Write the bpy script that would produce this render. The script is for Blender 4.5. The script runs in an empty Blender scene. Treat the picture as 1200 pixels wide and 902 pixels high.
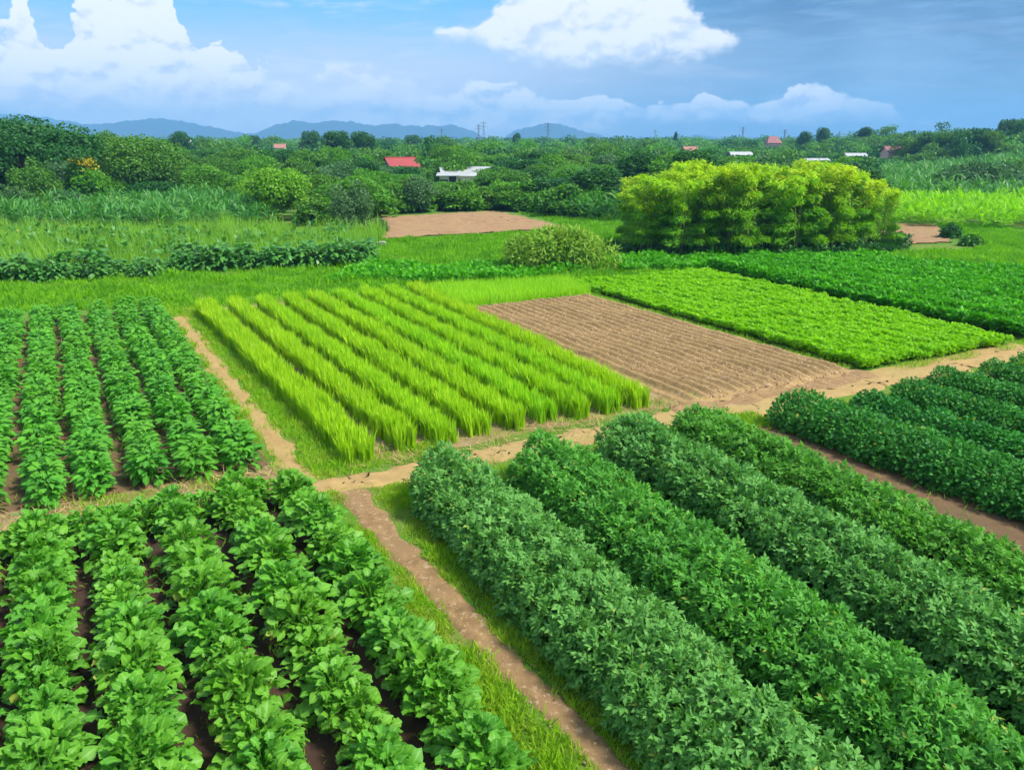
import bpy, math, numpy as np
from mathutils import Vector
S = bpy.context.scene
COL = S.collection
rng = np.random.default_rng(11)
PI = math.pi
F, H, PIT = 950.0, 7.0, math.atan(288/950)
TH = math.radians(28.99)
cU = np.array([-math.sin(TH), math.cos(TH)]); cV = np.array([math.cos(TH), math.sin(TH)])
EXPO = 0.95

# ------------------------------------------------------------ helpers
def lin(c):
    return [((x/255)/12.92 if x/255 <= .04045 else ((x/255+.055)/1.055)**2.4) for x in c]
def xy(u, v):
    u = np.asarray(u, float); v = np.asarray(v, float)
    return u*cU[0]+v*cV[0], u*cU[1]+v*cV[1]
def uv(x, y):
    return x*cU[0]+y*cU[1], x*cV[0]+y*cV[1]
def at(px, Y):                                   # ground x for a bearing given as picture column
    return (px-600)/F*(Y*math.cos(PIT)+H*math.sin(PIT))
def hz(py, Y):                                   # height that shows at row py when Y metres off
    dy = (451-py)/F
    return H+Y*(-math.sin(PIT)+dy*math.cos(PIT))/(math.cos(PIT)+dy*math.sin(PIT))
def gp(px, py, z=0.):
    dx = (px-600)/F; dy = (451-py)/F
    t = (H-z)/(math.sin(PIT)-dy*math.cos(PIT))
    return t*dx, t*(math.cos(PIT)+dy*math.sin(PIT))

_w = [(rng.uniform(0, 2*PI), rng.uniform(0, 2*PI), rng.uniform(.7, 1.4)) for _ in range(7)]
def nz(x, y, s=1.0, seed=0):                     # cheap smooth noise, about -1..1
    x = np.asarray(x)*s+seed*3.7; y = np.asarray(y)*s-seed*1.9
    r = 0
    for k, (a, p, q) in enumerate(_w):
        f = q*(1+.55*k)
        r = r+np.sin(f*(x*math.cos(a)+y*math.sin(a))+p+1.3*np.sin(.7*f*(y*math.cos(a)-x*math.sin(a))+p))/(1+.4*k)
    return r/2.6

class MB:
    def __init__(s): s.v = []; s.f = []; s.n = 0
    def add(s, v, f, mi=0, rib=None):
        v = np.asarray(v, np.float32).reshape(-1, 3); f = np.asarray(f, np.int32)
        s.v.append((v, np.full(len(v), .5, np.float32) if rib is None else np.asarray(rib, np.float32)))
        s.f.append((f+s.n, mi)); s.n += len(v)
        return s
    def box(s, c, d, mi=0, rz=0.):
        x, y, z = [q/2 for q in d]
        v = np.array([(a*x, b*y, e*z) for a in (-1, 1) for b in (-1, 1) for e in (-1, 1)], float)
        if rz:
            v = v@np.array([[math.cos(rz), math.sin(rz), 0], [-math.sin(rz), math.cos(rz), 0], [0, 0, 1]])
        return s.add(v+np.array(c), [(0, 1, 3, 2), (4, 6, 7, 5), (0, 4, 5, 1), (2, 3, 7, 6), (0, 2, 6, 4), (1, 5, 7, 3)], mi)
    def tube(s, pts, rad, n=6, mi=0):
        pts = np.array(pts, float); k = len(pts)
        rad = np.broadcast_to(np.asarray(rad, float), (k,))
        d = np.gradient(pts, axis=0); d /= np.linalg.norm(d, axis=1)[:, None]+1e-9
        ref = np.where(np.abs(d[:, 2:3]) > .9, np.array([[1., 0, 0]]), np.array([[0, 0, 1.]]))
        a = np.cross(d, ref); a /= np.linalg.norm(a, axis=1)[:, None]; b = np.cross(d, a)
        t = np.arange(n)*2*PI/n
        v = pts[:, None]+rad[:, None, None]*(np.cos(t)[None, :, None]*a[:, None]+np.sin(t)[None, :, None]*b[:, None])
        f = [(i*n+j, i*n+(j+1) % n, (i+1)*n+(j+1) % n, (i+1)*n+j) for i in range(k-1) for j in range(n)]
        return s.add(v.reshape(-1, 3), f, mi)
    def inst(s, t, M, P, mi=0):                  # t = (verts, faces, rib)
        tv, tf, tr = t; N = len(P); n = len(tv)
        if N == 0: return s
        v = np.einsum('nij,kj->nki', M, tv)+P[:, None]
        f = tf[None]+(np.arange(N)*n)[:, None, None]
        return s.add(v.reshape(-1, 3), f.reshape(-1, tf.shape[1]), mi, np.tile(tr, N))
    def mesh(s, name, mats, smooth=True):
        me = bpy.data.meshes.new(name)
        v = np.concatenate([a for a, _ in s.v]); r = np.concatenate([b for _, b in s.v])
        me.vertices.add(len(v)); me.vertices.foreach_set('co', v.ravel())
        tot = np.concatenate([np.full(len(f), f.shape[1], np.int32) for f, _ in s.f])
        li = np.concatenate([f.ravel() for f, _ in s.f]).astype(np.int32)
        mi = np.concatenate([np.full(len(f), m, np.int32) for f, m in s.f])
        me.loops.add(len(li)); me.loops.foreach_set('vertex_index', li)
        me.polygons.add(len(tot))
        me.polygons.foreach_set('loop_start', np.concatenate([[0], np.cumsum(tot)[:-1]]).astype(np.int32))
        me.polygons.foreach_set('material_index', mi)
        me.polygons.foreach_set('use_smooth', np.full(len(tot), smooth))
        at_ = me.attributes.new('rib', 'FLOAT', 'POINT'); at_.data.foreach_set('value', r)
        me.update(calc_edges=True)
        for m in (mats if isinstance(mats, (list, tuple)) else [mats]): me.materials.append(m)
        return me
    def build(s, name, mats, parent=None, smooth=True):
        return link(name, s.mesh(name, mats, smooth), parent)

def link(name, data, parent=None):
    o = bpy.data.objects.new(name, data); COL.objects.link(o)
    if parent is not None: o.parent = parent
    return o
def tag(o, label=None, cat=None, group=None, kind=None):
    if label: o['label'] = label
    if cat: o['category'] = cat
    if group: o['group'] = group
    if kind: o['kind'] = kind
    return o
def copy_tree(o, parent=None):
    c = o.copy(); COL.objects.link(c)
    if parent is not None: c.parent = parent
    for ch in list(o.children): copy_tree(ch, c)
    return c
def place(o, x, y, z=0., rz=0., s=1., sz=None):
    o.location = (float(x), float(y), float(z)); o.rotation_euler = (0, 0, float(rz))
    o.scale = (s, s, s if sz is None else sz)
    return o

# ---- orientation of many leaves: y axis = d, z axis near n
def frames(d, n, s, sx=None):
    d = d/(np.linalg.norm(d, axis=1)[:, None]+1e-9)
    x = np.cross(d, n); x /= np.linalg.norm(x, axis=1)[:, None]+1e-9
    z = np.cross(x, d)
    s = np.broadcast_to(s, (len(d),)); sx = s if sx is None else np.broadcast_to(sx, (len(d),))
    return np.stack([x*sx[:, None], d*s[:, None], z*s[:, None]], axis=2)

# ---- leaf templates (unit length along +y)
def t_broad(prof, fold=.25, droop=.35, wave=.0):
    k = len(prof); v = []; r = []
    for i, w in enumerate(prof):
        y = i/(k-1); zc = -droop*y*y+.12*y
        q = wave*math.sin(i*2.4)
        v += [(-w, y, zc+fold*w+q), (0, y+.0, zc), (w, y, zc+fold*w-q)]; r += [1, 0, 1]
    f = [(3*i+a, 3*i+a+1, 3*i+a+4, 3*i+a+3) for i in range(k-1) for a in (0, 1)]
    return np.array(v), np.array(f), np.array(r, float)
def t_diamond(w=.3, fold=.35, droop=.15):
    v = [(0, 0, 0), (-w, .5, fold*w), (0, .5, 0), (w, .5, fold*w), (0, 1, -droop)]
    return np.array(v), np.array([(0, 2, 1), (0, 3, 2), (1, 2, 4), (2, 3, 4)]), np.array([.3, 1, 0, 1, .4])
def t_lobed():
    tv, tf, tr = t_diamond(.24, .3, .15); V = []; Fc = []; R = []
    for a, s, y0 in ((0, .72, .28), (.95, .55, .22), (-.95, .55, .22), (.1, .5, 0)):
        c, q = math.cos(a), math.sin(a)
        w = tv.copy()*s; w = np.stack([w[:, 0]*c+w[:, 1]*q, -w[:, 0]*q+w[:, 1]*c+y0, w[:, 2]-.1*abs(a)*w[:, 1]], 1)
        Fc.append(tf+len(V)*5); V.append(w); R.append(tr)
    return np.concatenate(V), np.concatenate(Fc), np.concatenate(R)
def t_blade(bend=.3, w=.011, k=4):
    v = []; r = []
    for i in range(k):
        t = i/k; ww = w*(1-.5*t*t); v += [(-ww, t*(1-.15*bend*t), bend*t*t), (ww, t*(1-.15*bend*t), bend*t*t)]; r += [t, t]
    v.append((0, 1-.15*bend, bend)); r.append(1)
    f = [(2*i, 2*i+1, 2*i+3, 2*i+2) for i in range(k-1)]
    f.append((2*k-2, 2*k-1, 2*k, 2*k))
    return np.array(v), np.array(f), np.array(r, float)
def t_blade3(bend=.35, w=.03):
    v = [(-w, 0, 0), (w, 0, 0), (w*.8, .55, bend*.3), (-w*.8, .55, bend*.3), (0, 1, bend)]
    return np.array(v), np.array([(0, 1, 2), (0, 2, 3), (3, 2, 4)]), np.array([0, 0, .5, .5, 1.])
T_MUST = [t_broad([.04, .13, .34, .24, .46, .34, .40, .08], .30, .40, .06), t_broad([.04, .10, .34, .28, .44, .36, .22, .04], .2, .7, -.07),
          t_broad([.05, .24, .20, .46, .36, .44, .26, .06], .4, .15, .08)]
T_PEP = [t_broad([.03, .28, .32, .03], .25, .3), t_broad([.03, .26, .30, .03], .2, .6)]
T_BIG = [t_broad([.04, .26, .34, .28, .04], .25, .45), t_broad([.04, .28, .36, .26, .03], .1, .8)]
T_LONG = [t_broad([.03, .085, .085, .06, .01], .3, .7), t_broad([.03, .08, .08, .05, .01], .3, .35)]
T_LOB = t_lobed(); T_DIA = t_diamond(); T_DIA2 = t_diamond(.42, .2, .1); T_NAR = t_diamond(.13, .2, .25); T_NAR2 = t_diamond(.22, .25, .3)

def rdir(n, zlo=-1., zhi=1.):
    z = rng.uniform(zlo, zhi, n); a = rng.uniform(0, 2*PI, n); r = np.sqrt(1-z*z)
    return np.stack([r*np.cos(a), r*np.sin(a), z], 1)
def gauss(n, s=1.): return rng.normal(0, s, (n, 3))

# ------------------------------------------------------------ node helpers
class NT:
    def __init__(s, nt): s.nt = nt; s.N = nt.nodes; s.L = nt.links
    def new(s, t, **k):
        n = s.N.new(t)
        for a, b in k.items(): setattr(n, a, b)
        return n
    def put(s, sock, val):
        if isinstance(val, bpy.types.NodeSocket): s.L.new(val, sock)
        elif isinstance(val, (tuple, list)): sock.default_value = tuple(val) if len(val) == len(sock.default_value) else (*val, 1)
        else: sock.default_value = val
    def m(s, op, a, b=None, c=None, clamp=False):
        n = s.new('ShaderNodeMath', operation=op, use_clamp=clamp)
        for i, q in enumerate((a, b, c)):
            if q is not None: s.put(n.inputs[i], q)
        return n.outputs[0]
    def mix(s, f, a, b, mode='MIX'):
        n = s.new('ShaderNodeMix', data_type='RGBA', blend_type=mode)
        s.put(n.inputs[0], f); s.put(n.inputs[6], a); s.put(n.inputs[7], b); return n.outputs[2]
    def mr(s, v, a, b, c=0., d=1., smooth=False):
        n = s.new('ShaderNodeMapRange'); n.interpolation_type = 'SMOOTHSTEP' if smooth else 'LINEAR'
        for i, q in enumerate((v, a, b, c, d)): s.put(n.inputs[i], q)
        return n.outputs[0]
    def noise(s, vec, scale, detail=4., rough=.55, dist=0.):
        n = s.new('ShaderNodeTexNoise')
        if vec is not None: s.L.new(vec, n.inputs['Vector'])
        n.inputs['Scale'].default_value = scale; n.inputs['Detail'].default_value = detail
        n.inputs['Roughness'].default_value = rough; n.inputs['Distortion'].default_value = dist
        return n.outputs[0]
    def bump(s, h, strength=.5, dist=.03):
        n = s.new('ShaderNodeBump'); s.put(n.inputs['Height'], h)
        n.inputs['Strength'].default_value = strength; n.inputs['Distance'].default_value = dist
        return n.outputs[0]

def newmat(name):
    m = bpy.data.materials.new(name); m.use_nodes = True; m.node_tree.nodes.clear()
    return m, NT(m.node_tree)
def leafmat(name, ca, cb, cr=None, tr=.3, rough=.5, spec=.3, big=.35, cbig=None, scale=.8, tcol=1.5):
    """ca..cb per leaf, cr = rib colour, cbig = slow patch colour"""
    m, n = newmat(name)
    g = n.new('ShaderNodeNewGeometry'); oi = n.new('ShaderNodeObjectInfo')
    c = n.mix(g.outputs['Random Per Island'], ca, cb)
    nn = n.noise(g.outputs['Position'], scale, 2.)
    f = n.m('MULTIPLY', n.mr(nn, .4, .65), big)
    c = n.mix(f, c, cbig or [x*.6 for x in ca])
    c = n.mix(n.m('MULTIPLY', oi.outputs['Random'], .30), c, [cb[0]*1.25, cb[1]*.8, cb[2]*.5])
    if cr:
        c = n.mix(n.mr(g.outputs['Random Per Island'], .986, .989), c, (.30, .36, .05))
        a = n.new('ShaderNodeAttribute', attribute_name='rib')
        c = n.mix(n.mr(a.outputs['Fac'], .22, .0, 0., .75), c, cr)
    p = n.new('ShaderNodeBsdfPrincipled'); n.put(p.inputs['Base Color'], c)
    p.inputs['Roughness'].default_value = rough; p.inputs['Specular IOR Level'].default_value = spec
    t = n.new('ShaderNodeBsdfTranslucent')
    c2 = n.mix(1., c, (tcol, tcol*1.1, tcol*.5, 1), 'MULTIPLY'); n.put(t.inputs['Color'], c2)
    mx = n.new('ShaderNodeMixShader'); mx.inputs[0].default_value = tr
    n.L.new(p.outputs[0], mx.inputs[1]); n.L.new(t.outputs[0], mx.inputs[2])
    o = n.new('ShaderNodeOutputMaterial'); n.L.new(mx.outputs[0], o.inputs[0])
    return m
def soilmat(name, a, b, c, sc=3., bump=.6, spots=None):
    m, n = newmat(name)
    tc = n.new('ShaderNodeNewGeometry').outputs['Position']
    n1 = n.noise(tc, sc, 8., .65); n2 = n.noise(tc, sc*.22, 3.); n3 = n.noise(tc, sc*14, 5., .7)
    col = n.mix(n.mr(n1, .35, .65), a, b); col = n.mix(n.mr(n2, .42, .62), col, c)
    col = n.mix(n.m('MULTIPLY', n.mr(n3, .55, .7), .45), col, [x*.45 for x in a])
    if spots: col = n.mix(n.mr(n.noise(tc, sc*2.3, 6., .7), .56, .64), col, spots)
    p = n.new('ShaderNodeBsdfPrincipled'); n.put(p.inputs['Base Color'], col)
    p.inputs['Roughness'].default_value = .95; p.inputs['Specular IOR Level'].default_value = .15
    h = n.m('ADD', n1, n.m('MULTIPLY', n3, .6)); n.L.new(n.bump(h, bump, .05), p.inputs['Normal'])
    o = n.new('ShaderNodeOutputMaterial'); n.L.new(p.outputs[0], o.inputs[0]); return m
def plain(name, c, rough=.7, var=.2, sc=2., metal=0.):
    m, n = newmat(name)
    tc = n.new('ShaderNodeNewGeometry').outputs['Position']
    col = n.mix(n.m('MULTIPLY', n.mr(n.noise(tc, sc, 6., .65), .4, .7), var*2), c, [x*.55 for x in c])
    p = n.new('ShaderNodeBsdfPrincipled'); n.put(p.inputs['Base Color'], col)
    p.inputs['Roughness'].default_value = rough; p.inputs['Metallic'].default_value = metal
    o = n.new('ShaderNodeOutputMaterial'); n.L.new(p.outputs[0], o.inputs[0]); return m

M = {}
M['must'] = leafmat('mustard_leaf', (.060, .250, .016), (.145, .410, .030), (.24, .50, .09), .32, .5, .26, .4, (.028, .17, .016), 1.3)
M['pep'] = leafmat('pepper_leaf', (.050, .245, .018), (.125, .410, .030), (.18, .46, .06), .32, .55, .18, .45, (.022, .15, .020), .9)
M['rice'] = leafmat('rice_blade', (.240, .530, .010), (.450, .720, .030), None, .42, .5, .2, .3, (.19, .48, .01), .4, 1.2)
M['hb'] = leafmat('bluish_leaf', (.060, .245, .052), (.145, .410, .090), (.22, .47, .14), .3, .55, .18, .4, (.035, .18, .022), 1.1, 1.3)
M['hy'] = leafmat('fresh_leaf', (.052, .240, .026), (.125, .395, .048), (.13, .36, .06), .3, .55, .18, .4, (.04, .19, .04), 1.1)
M['hd'] = leafmat('deep_leaf', (.024, .165, .022), (.058, .280, .036), (.08, .28, .07), .28, .55, .18, .4, (.022, .13, .03), 1.1)
M['lime'] = leafmat('lime_leaf', (.150, .430, .004), (.270, .580, .008), None, .4, .5, .2, .35, (.10, .38, .006), .5)
M['dark'] = leafmat('dark_crop_leaf', (.045, .275, .005), (.125, .460, .009), None, .33, .5, .2, .35, (.02, .17, .008), .5)
M['grass'] = leafmat('grass_blade', (.110, .320, .010), (.260, .500, .020), None, .38, .6, .15, .6, (.34, .42, .05), 1.3)
M['grassf'] = leafmat('meadow_blade', (.100, .330, .008), (.220, .480, .012), None, .38, .6, .15, .6, (.05, .24, .010), .45)
M['reed'] = leafmat('tall_grass_blade', (.110, .350, .022), (.280, .520, .060), None, .4, .6, .15, .6, (.07, .27, .03), .3)
M['taro'] = leafmat('taro_leaf', (.036, .185, .024), (.110, .340, .050), (.13, .33, .09), .28, .4, .4, .3)
M['maize'] = leafmat('field_leaf', (.035, .170, .030), (.090, .300, .045), (.12, .32, .06), .3, .45, .35, .4, (.10, .28, .02), .12)
M['straw'] = leafmat('dry_straw', (.36, .27, .13), (.50, .40, .20), None, .15, .8, .1, .2, (.25, .22, .08), .8, 1.)
M['bam'] = leafmat('bamboo_leaf', (.080, .280, .005), (.200, .460, .008), None, .36, .5, .2, .3, (.05, .22, .01), .35)
M['bamy'] = leafmat('bamboo_young_leaf', (.290, .540, .005), (.540, .660, .010), None, .4, .5, .2, .3, (.20, .46, .01), .35)
M['bush'] = leafmat('bush_leaf', (.110, .290, .015), (.270, .430, .045), None, .34, .5, .2, .35, (.28, .38, .05), .8)
TR = {}
TR['deep'] = leafmat('tree_deep', (.012, .085, .012), (.042, .175, .024), None, .25, .5, .25, .4, (.02, .11, .018), .3)
TR['mid'] = leafmat('tree_mid', (.034, .145, .010), (.110, .290, .018), None, .27, .5, .25, .4, (.025, .13, .018), .3)
TR['fresh'] = leafmat('tree_fresh', (.055, .215, .010), (.125, .345, .016), None, .32, .5, .25, .3, (.035, .16, .016), .3)
TR['lime'] = leafmat('tree_lime', (.095, .310, .008), (.185, .430, .010), None, .32, .5, .3, .3, (.05, .20, .01), .4)
TR['grey'] = leafmat('tree_grey', (.045, .150, .045), (.095, .220, .070), None, .25, .5, .3, .3, (.03, .10, .035), .3)
M['bark'] = plain('bark', (.11, .08, .055), .9, .3, 5.)
M['culm'] = plain('bamboo_culm', (.26, .28, .08), .5, .25, 6.)
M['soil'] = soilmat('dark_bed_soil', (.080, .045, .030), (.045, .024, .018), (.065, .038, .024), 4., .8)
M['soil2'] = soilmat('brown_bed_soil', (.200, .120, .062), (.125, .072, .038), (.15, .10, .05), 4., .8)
M['plough'] = soilmat('ploughed_soil', (.420, .280, .120), (.255, .162, .068), (.34, .225, .095), 2.6, 1., (.46, .32, .19))
M['far_plough'] = soilmat('reddish_ploughed_soil', (.330, .200, .105), (.230, .135, .070), (.28, .18, .09), .9, 1.)
M['path'] = soilmat('path_dirt', (.440, .290, .115), (.300, .195, .078), (.36, .26, .10), 2., .8, (.30, .23, .08))
M['rpath'] = soilmat('reddish_path_dirt', (.370, .230, .105), (.210, .130, .058), (.29, .18, .085), 3.4, 1., (.44, .31, .18))
M['strawsoil'] = soilmat('straw_covered_soil', (.330, .235, .115), (.240, .165, .09), (.20, .19, .05), 2.6, .7, (.13, .20, .03))
def grassground(name, a, b, c, sc=1.2):
    m = soilmat(name, a, b, c, sc, .9); return m
M['ground'] = soilmat('grass_ground', (.060, .170, .014), (.090, .220, .018), (.14, .19, .03), 1.6, .9, (.22, .17, .07))
M['clod'] = plain('clod', (.42, .28, .15), .95, .2, 5.)

# ------------------------------------------------------------ setting: ground sheets
def gh(x, y):                                     # rise of the land far off to the right
    x = np.asarray(x, float); y = np.asarray(y, float)
    t = np.clip((x-88)/45, 0, 1)*np.clip((y-128)/45, 0, 1)*np.clip((420-y)/150, 0, 1)
    t = t*t*(3-2*t)
    return 4.2*t
def axis(lo, hi):
    a = [0.]; s = 3.
    while a[-1] < hi: a.append(a[-1]+s); s = s*1.08 if a[-1] > 60 else s
    b = [0.]; s = 3.
    while b[-1] > lo: b.append(b[-1]-s); s = s*1.08 if b[-1] < -60 else s
    q = np.array(sorted(set(a+b))); return np.clip(q, lo, hi)
gx = axis(-4200, 4200); gy = axis(-120, 5200)
X, Y = np.meshgrid(gx, gy, indexing='ij')
def grid(X, Y, Z, mb=None):
    n, k = X.shape; i = np.arange(n-1)[:, None]*k+np.arange(k-1)[None]
    f = np.stack([i, i+k, i+k+1, i+1], -1).reshape(-1, 4)
    return (mb or MB()).add(np.stack([X, Y, Z], -1).reshape(-1, 3), f)
tag(grid(X, Y, gh(X, Y)).build('ground', M['ground']), 'green grassy ground under and between the fields', kind='structure')

def strip(name, label, mat, u0, u1, v0, v1, z, amp=.06, res=.12, zf=None, cfun=None):
    """ragged-edged soil sheet in field axes; v0/v1/u0/u1 may be functions of the running coordinate"""
    nu = max(4, int((u1-u0)/res)); nv = max(4, int((v1-v0)/res))
    a, b = np.meshgrid(np.linspace(0, 1, nu), np.linspace(0, 1, nv), indexing='ij')
    U = u0+(u1-u0)*a
    if callable(cfun): c0, wd_ = cfun(U); Vv = c0+wd_*(b-.5)
    else: Vv = v0+(v1-v0)*b
    du = nz(U, Vv, 2.3, 1)*amp+nz(U, Vv, 7, 2)*amp*.5; dv = nz(U, Vv, 2.1, 3)*amp+nz(U, Vv, 6, 4)*amp*.5
    U = U+du; Vv = Vv+dv
    Z = np.full(U.shape, z) if zf is None else z+zf(U, Vv, a, b)
    ed = np.minimum(np.minimum(a, 1-a)*(nu-1), np.minimum(b, 1-b)*(nv-1)); ed = np.clip(ed/1.5, 0, 1)
    Z = Z*ed-.002*(1-ed)
    x, y = xy(U, Vv)
    return tag(grid(x, y, Z).build(name, mat), label, kind='structure')
bed = lambda c, sp, hh: (lambda U, Vv, a, b: hh*(.5+.5*np.cos((Vv-c)/sp*2*PI))+.012*nz(U, Vv, 9, 5))
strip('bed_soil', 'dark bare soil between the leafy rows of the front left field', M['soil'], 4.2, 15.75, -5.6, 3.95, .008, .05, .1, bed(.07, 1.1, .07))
strip('bed_soil', 'brown soil between the rows of the left middle field', M['soil2'], 17.35, 37.4, -3.6, 3.45, .008, .05, .13, bed(0., 1., .06))
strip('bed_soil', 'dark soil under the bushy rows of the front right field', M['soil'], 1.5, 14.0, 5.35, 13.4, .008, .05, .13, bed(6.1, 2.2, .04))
strip('bed_soil', 'reddish brown soil strip and beds of the right hand field', M['soil2'], 1.5, 14.1, 13.3, 33, .012, .06, .15, bed(16.3, 1.85, .05))
strip('bed_soil', 'soil under the rows of lime green rice', M['strawsoil'], 16.35, 36.4, 4.95, 14.6, .008, .1, .15)
strip('dirt_path', 'narrow reddish dirt path running between the two front fields', M['rpath'], 2.0, 15.2, 4.30, 4.93, .024, .07, .05, lambda U, Vv, a, b: .008*np.cos(b*2*PI)+.007*nz(U, Vv, 12, 4)+.004*nz(U, Vv, 27, 2), lambda U: (4.56+.21*np.clip((11.5-U)/5.5, 0, 1.4)-.05*np.clip((U-12)/3, 0, 1), .52-.14*np.clip((11.5-U)/5.5, 0, 1)+.25*np.clip((U-14.3)/.9, 0, 1)))
strip('dirt_path', 'pale dirt path beside the left middle field', M['path'], 16.0, 35.4, 3.58, 4.18, .014, .12, .09)
strip('dirt_path', 'straw covered strip between the two left fields', M['strawsoil'], 16.0, 17.5, -7.5, 4.2, .006, .12, .1)
strip('dirt_path', 'pale dirt cross path in front of the rice field', M['path'], 15.05, 16.0, 3.6, 15.6, .030, .20, .08)
strip('dirt_path', 'sandy dirt cross path in front of the ploughed field', M['path'], 14.6, 15.6, 15.3, 40, .026, .18, .10)
def plough(U, Vv, a, b):
    e = np.minimum(np.minimum(a*15.3, (1-a)*15.3)*2.2, np.minimum(b, 1-b)*6.4*3)
    e = np.clip(e, 0, 1)
    fur = .5+.5*np.cos((Vv+.05*nz(U, Vv, .4, 6))/.40*2*PI)
    fur = fur**1.3*np.clip(.9+.25*nz(U, Vv, 1.1, 7), .5, 1.3)
    rough = .013*nz(U, Vv, 14, 8)+.013*nz(U, Vv, 31, 9)+.012*nz(U, Vv, 3.1, 3)
    near = np.clip(1-(a*15.3-.2)/.7, 0, 1)
    return e*(.07+.15*fur*(1-near)+.05*near*np.clip(a*15.3*2, 0, 1)+rough)
strip('ploughed_field', 'ploughed light brown field with long furrows beside the rice', M['plough'], 15.75, 31.0, 14.35, 21.3, .012, .05, .032, plough)
strip('field_margin', 'darker reddish soil along the near edge of the ploughed field', M['rpath'], 15.35, 16.5, 13.8, 21.6, .020, .14, .07, lambda U, Vv, a, b: .05*np.sin(a*PI)*(1+.5*nz(U, Vv, 2.2, 3))+.02*nz(U, Vv, 11, 5))
strip('field_margin', 'bare strip at the near edge of the lime green crop', M['path'], 15.5, 16.1, 21.4, 29.4, .014, .12, .12)
def pxfield(name, label, mat, quad, z, n=60, furrow=0.):
    P = np.array([gp(*q) for q in quad])          # four ground points, near-left, near-right, far-right, far-left
    a, b = np.meshgrid(np.linspace(0, 1, n), np.linspace(0, 1, n), indexing='ij')
    Q = ((1-a)*(1-b))[..., None]*P[0]+(a*(1-b))[..., None]*P[1]+(a*b)[..., None]*P[2]+((1-a)*b)[..., None]*P[3]
    x = Q[..., 0]+nz(Q[..., 0], Q[..., 1], 1.2, 2)*.35; y = Q[..., 1]+nz(Q[..., 0], Q[..., 1], .9, 5)*.5
    Z = z+.03*nz(x, y, 6, 3)+furrow*np.cos(b*PI*34)
    return tag(grid(x, y, Z).build(name, mat), label, kind='structure')
pxfield('ploughed_field', 'far ploughed brown field in front of the trees', M['far_plough'], [(436, 281), (668, 268), (582, 248), (436, 256)], .05, 90, .04)
pxfield('ploughed_field', 'small brown field behind the bamboo grove at right', M['far_plough'], [(1012, 290), (1116, 284), (1098, 264), (1010, 262)], .05, 60, .03)

# ------------------------------------------------------------ front left: individual leafy plants
def mustard(seed):
    g = np.random.default_rng(seed); mb = MB()
    n = 118; i = np.arange(n); t = i/n             # t=0 outer low, 1 inner top
    az = i*2.39996+g.normal(0, .35, n)
    rad = (.07+.31*(1-t)**.6)*g.uniform(.55, 1.1, n); h = .14+.44*t**.75+g.normal(0, .035, n)
    el = np.radians(8+52*t+g.normal(0, 14, n))
    P = np.stack([rad*np.cos(az), rad*np.sin(az), h], 1)
    d = np.stack([np.cos(az)*np.cos(el), np.sin(az)*np.cos(el), np.sin(el)], 1)+g.normal(0, .18, (n, 3))
    nn = np.array([[0, 0, 1.]])+g.normal(0, .42, (n, 3))-.2*d
    L = g.uniform(.125, .215, n)*(1-.25*t)
    for k in range(3):
        q = i % 3 == k; mb.inst(T_MUST[k], frames(d[q], nn[q], L[q]), P[q])
    # petioles and stem
    for j in range(0, n, 2):
        mb.tube([(0, 0, h[j]*.25), tuple(P[j]*.55+np.array([0, 0, h[j]*.18])), tuple(P[j])], [.008, .006, .004], 4)
    mb.tube([(0, 0, 0), (0, 0, .2), (.01, 0, .5)], [.018, .015, .008], 5)
    return mb.mesh('leafy_plant', M['must'])
MU = [mustard(s) for s in range(7)]
rows_fl = [(-4.3, 12.5, 'beyond the left border row of the front left field'), (-3.2, 11.8, 'in the leftmost visible row of the front left field'), (-2.1, 8.6, 'in the row second from the left edge, front left field'),
           (-1.0, 7.2, 'in the left row that meets the lower left corner'), (.07, 6.2, 'left of the middle row of the front left field'),
           (1.2, 5.4, 'in the middle row of the front left field'), (2.3, 4.9, 'in the second row from the centre dirt path, front left field'),
           (3.38, 4.4, 'in the front left row that borders the grass beside the centre path')]
k = 0
for v, u0, lab in rows_fl[1:]:
    for u in np.arange(15.25, u0, -.44):
        if rng.random() < .035: continue
        o = link('leafy_plant', MU[k % 7]); k += 1
        x, y = xy(u+rng.normal(0, .04), v+rng.normal(0, .035))
        place(o, x, y, .03, rng.uniform(0, 6.28), rng.uniform(.80, 1.20)); o.rotation_euler[0] = rng.normal(0, .09); o.rotation_euler[1] = rng.normal(0, .09)
        tag(o, 'leafy vegetable '+lab, 'vegetable plant', 'leafy plants of the front left field')
for v in np.arange(-1.3, 3.2, .5):                # the cross row that closes the far end
    o = link('leafy_plant', MU[k % 7]); k += 1
    x, y = xy(15.25+rng.normal(0, .04), v); place(o, x, y, .04, rng.uniform(0, 6.28), rng.uniform(.78, .9))
    tag(o, 'smaller leafy vegetable closing a gap at the far row ends, front left field', 'vegetable plant', 'leafy plants of the front left field')

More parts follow.
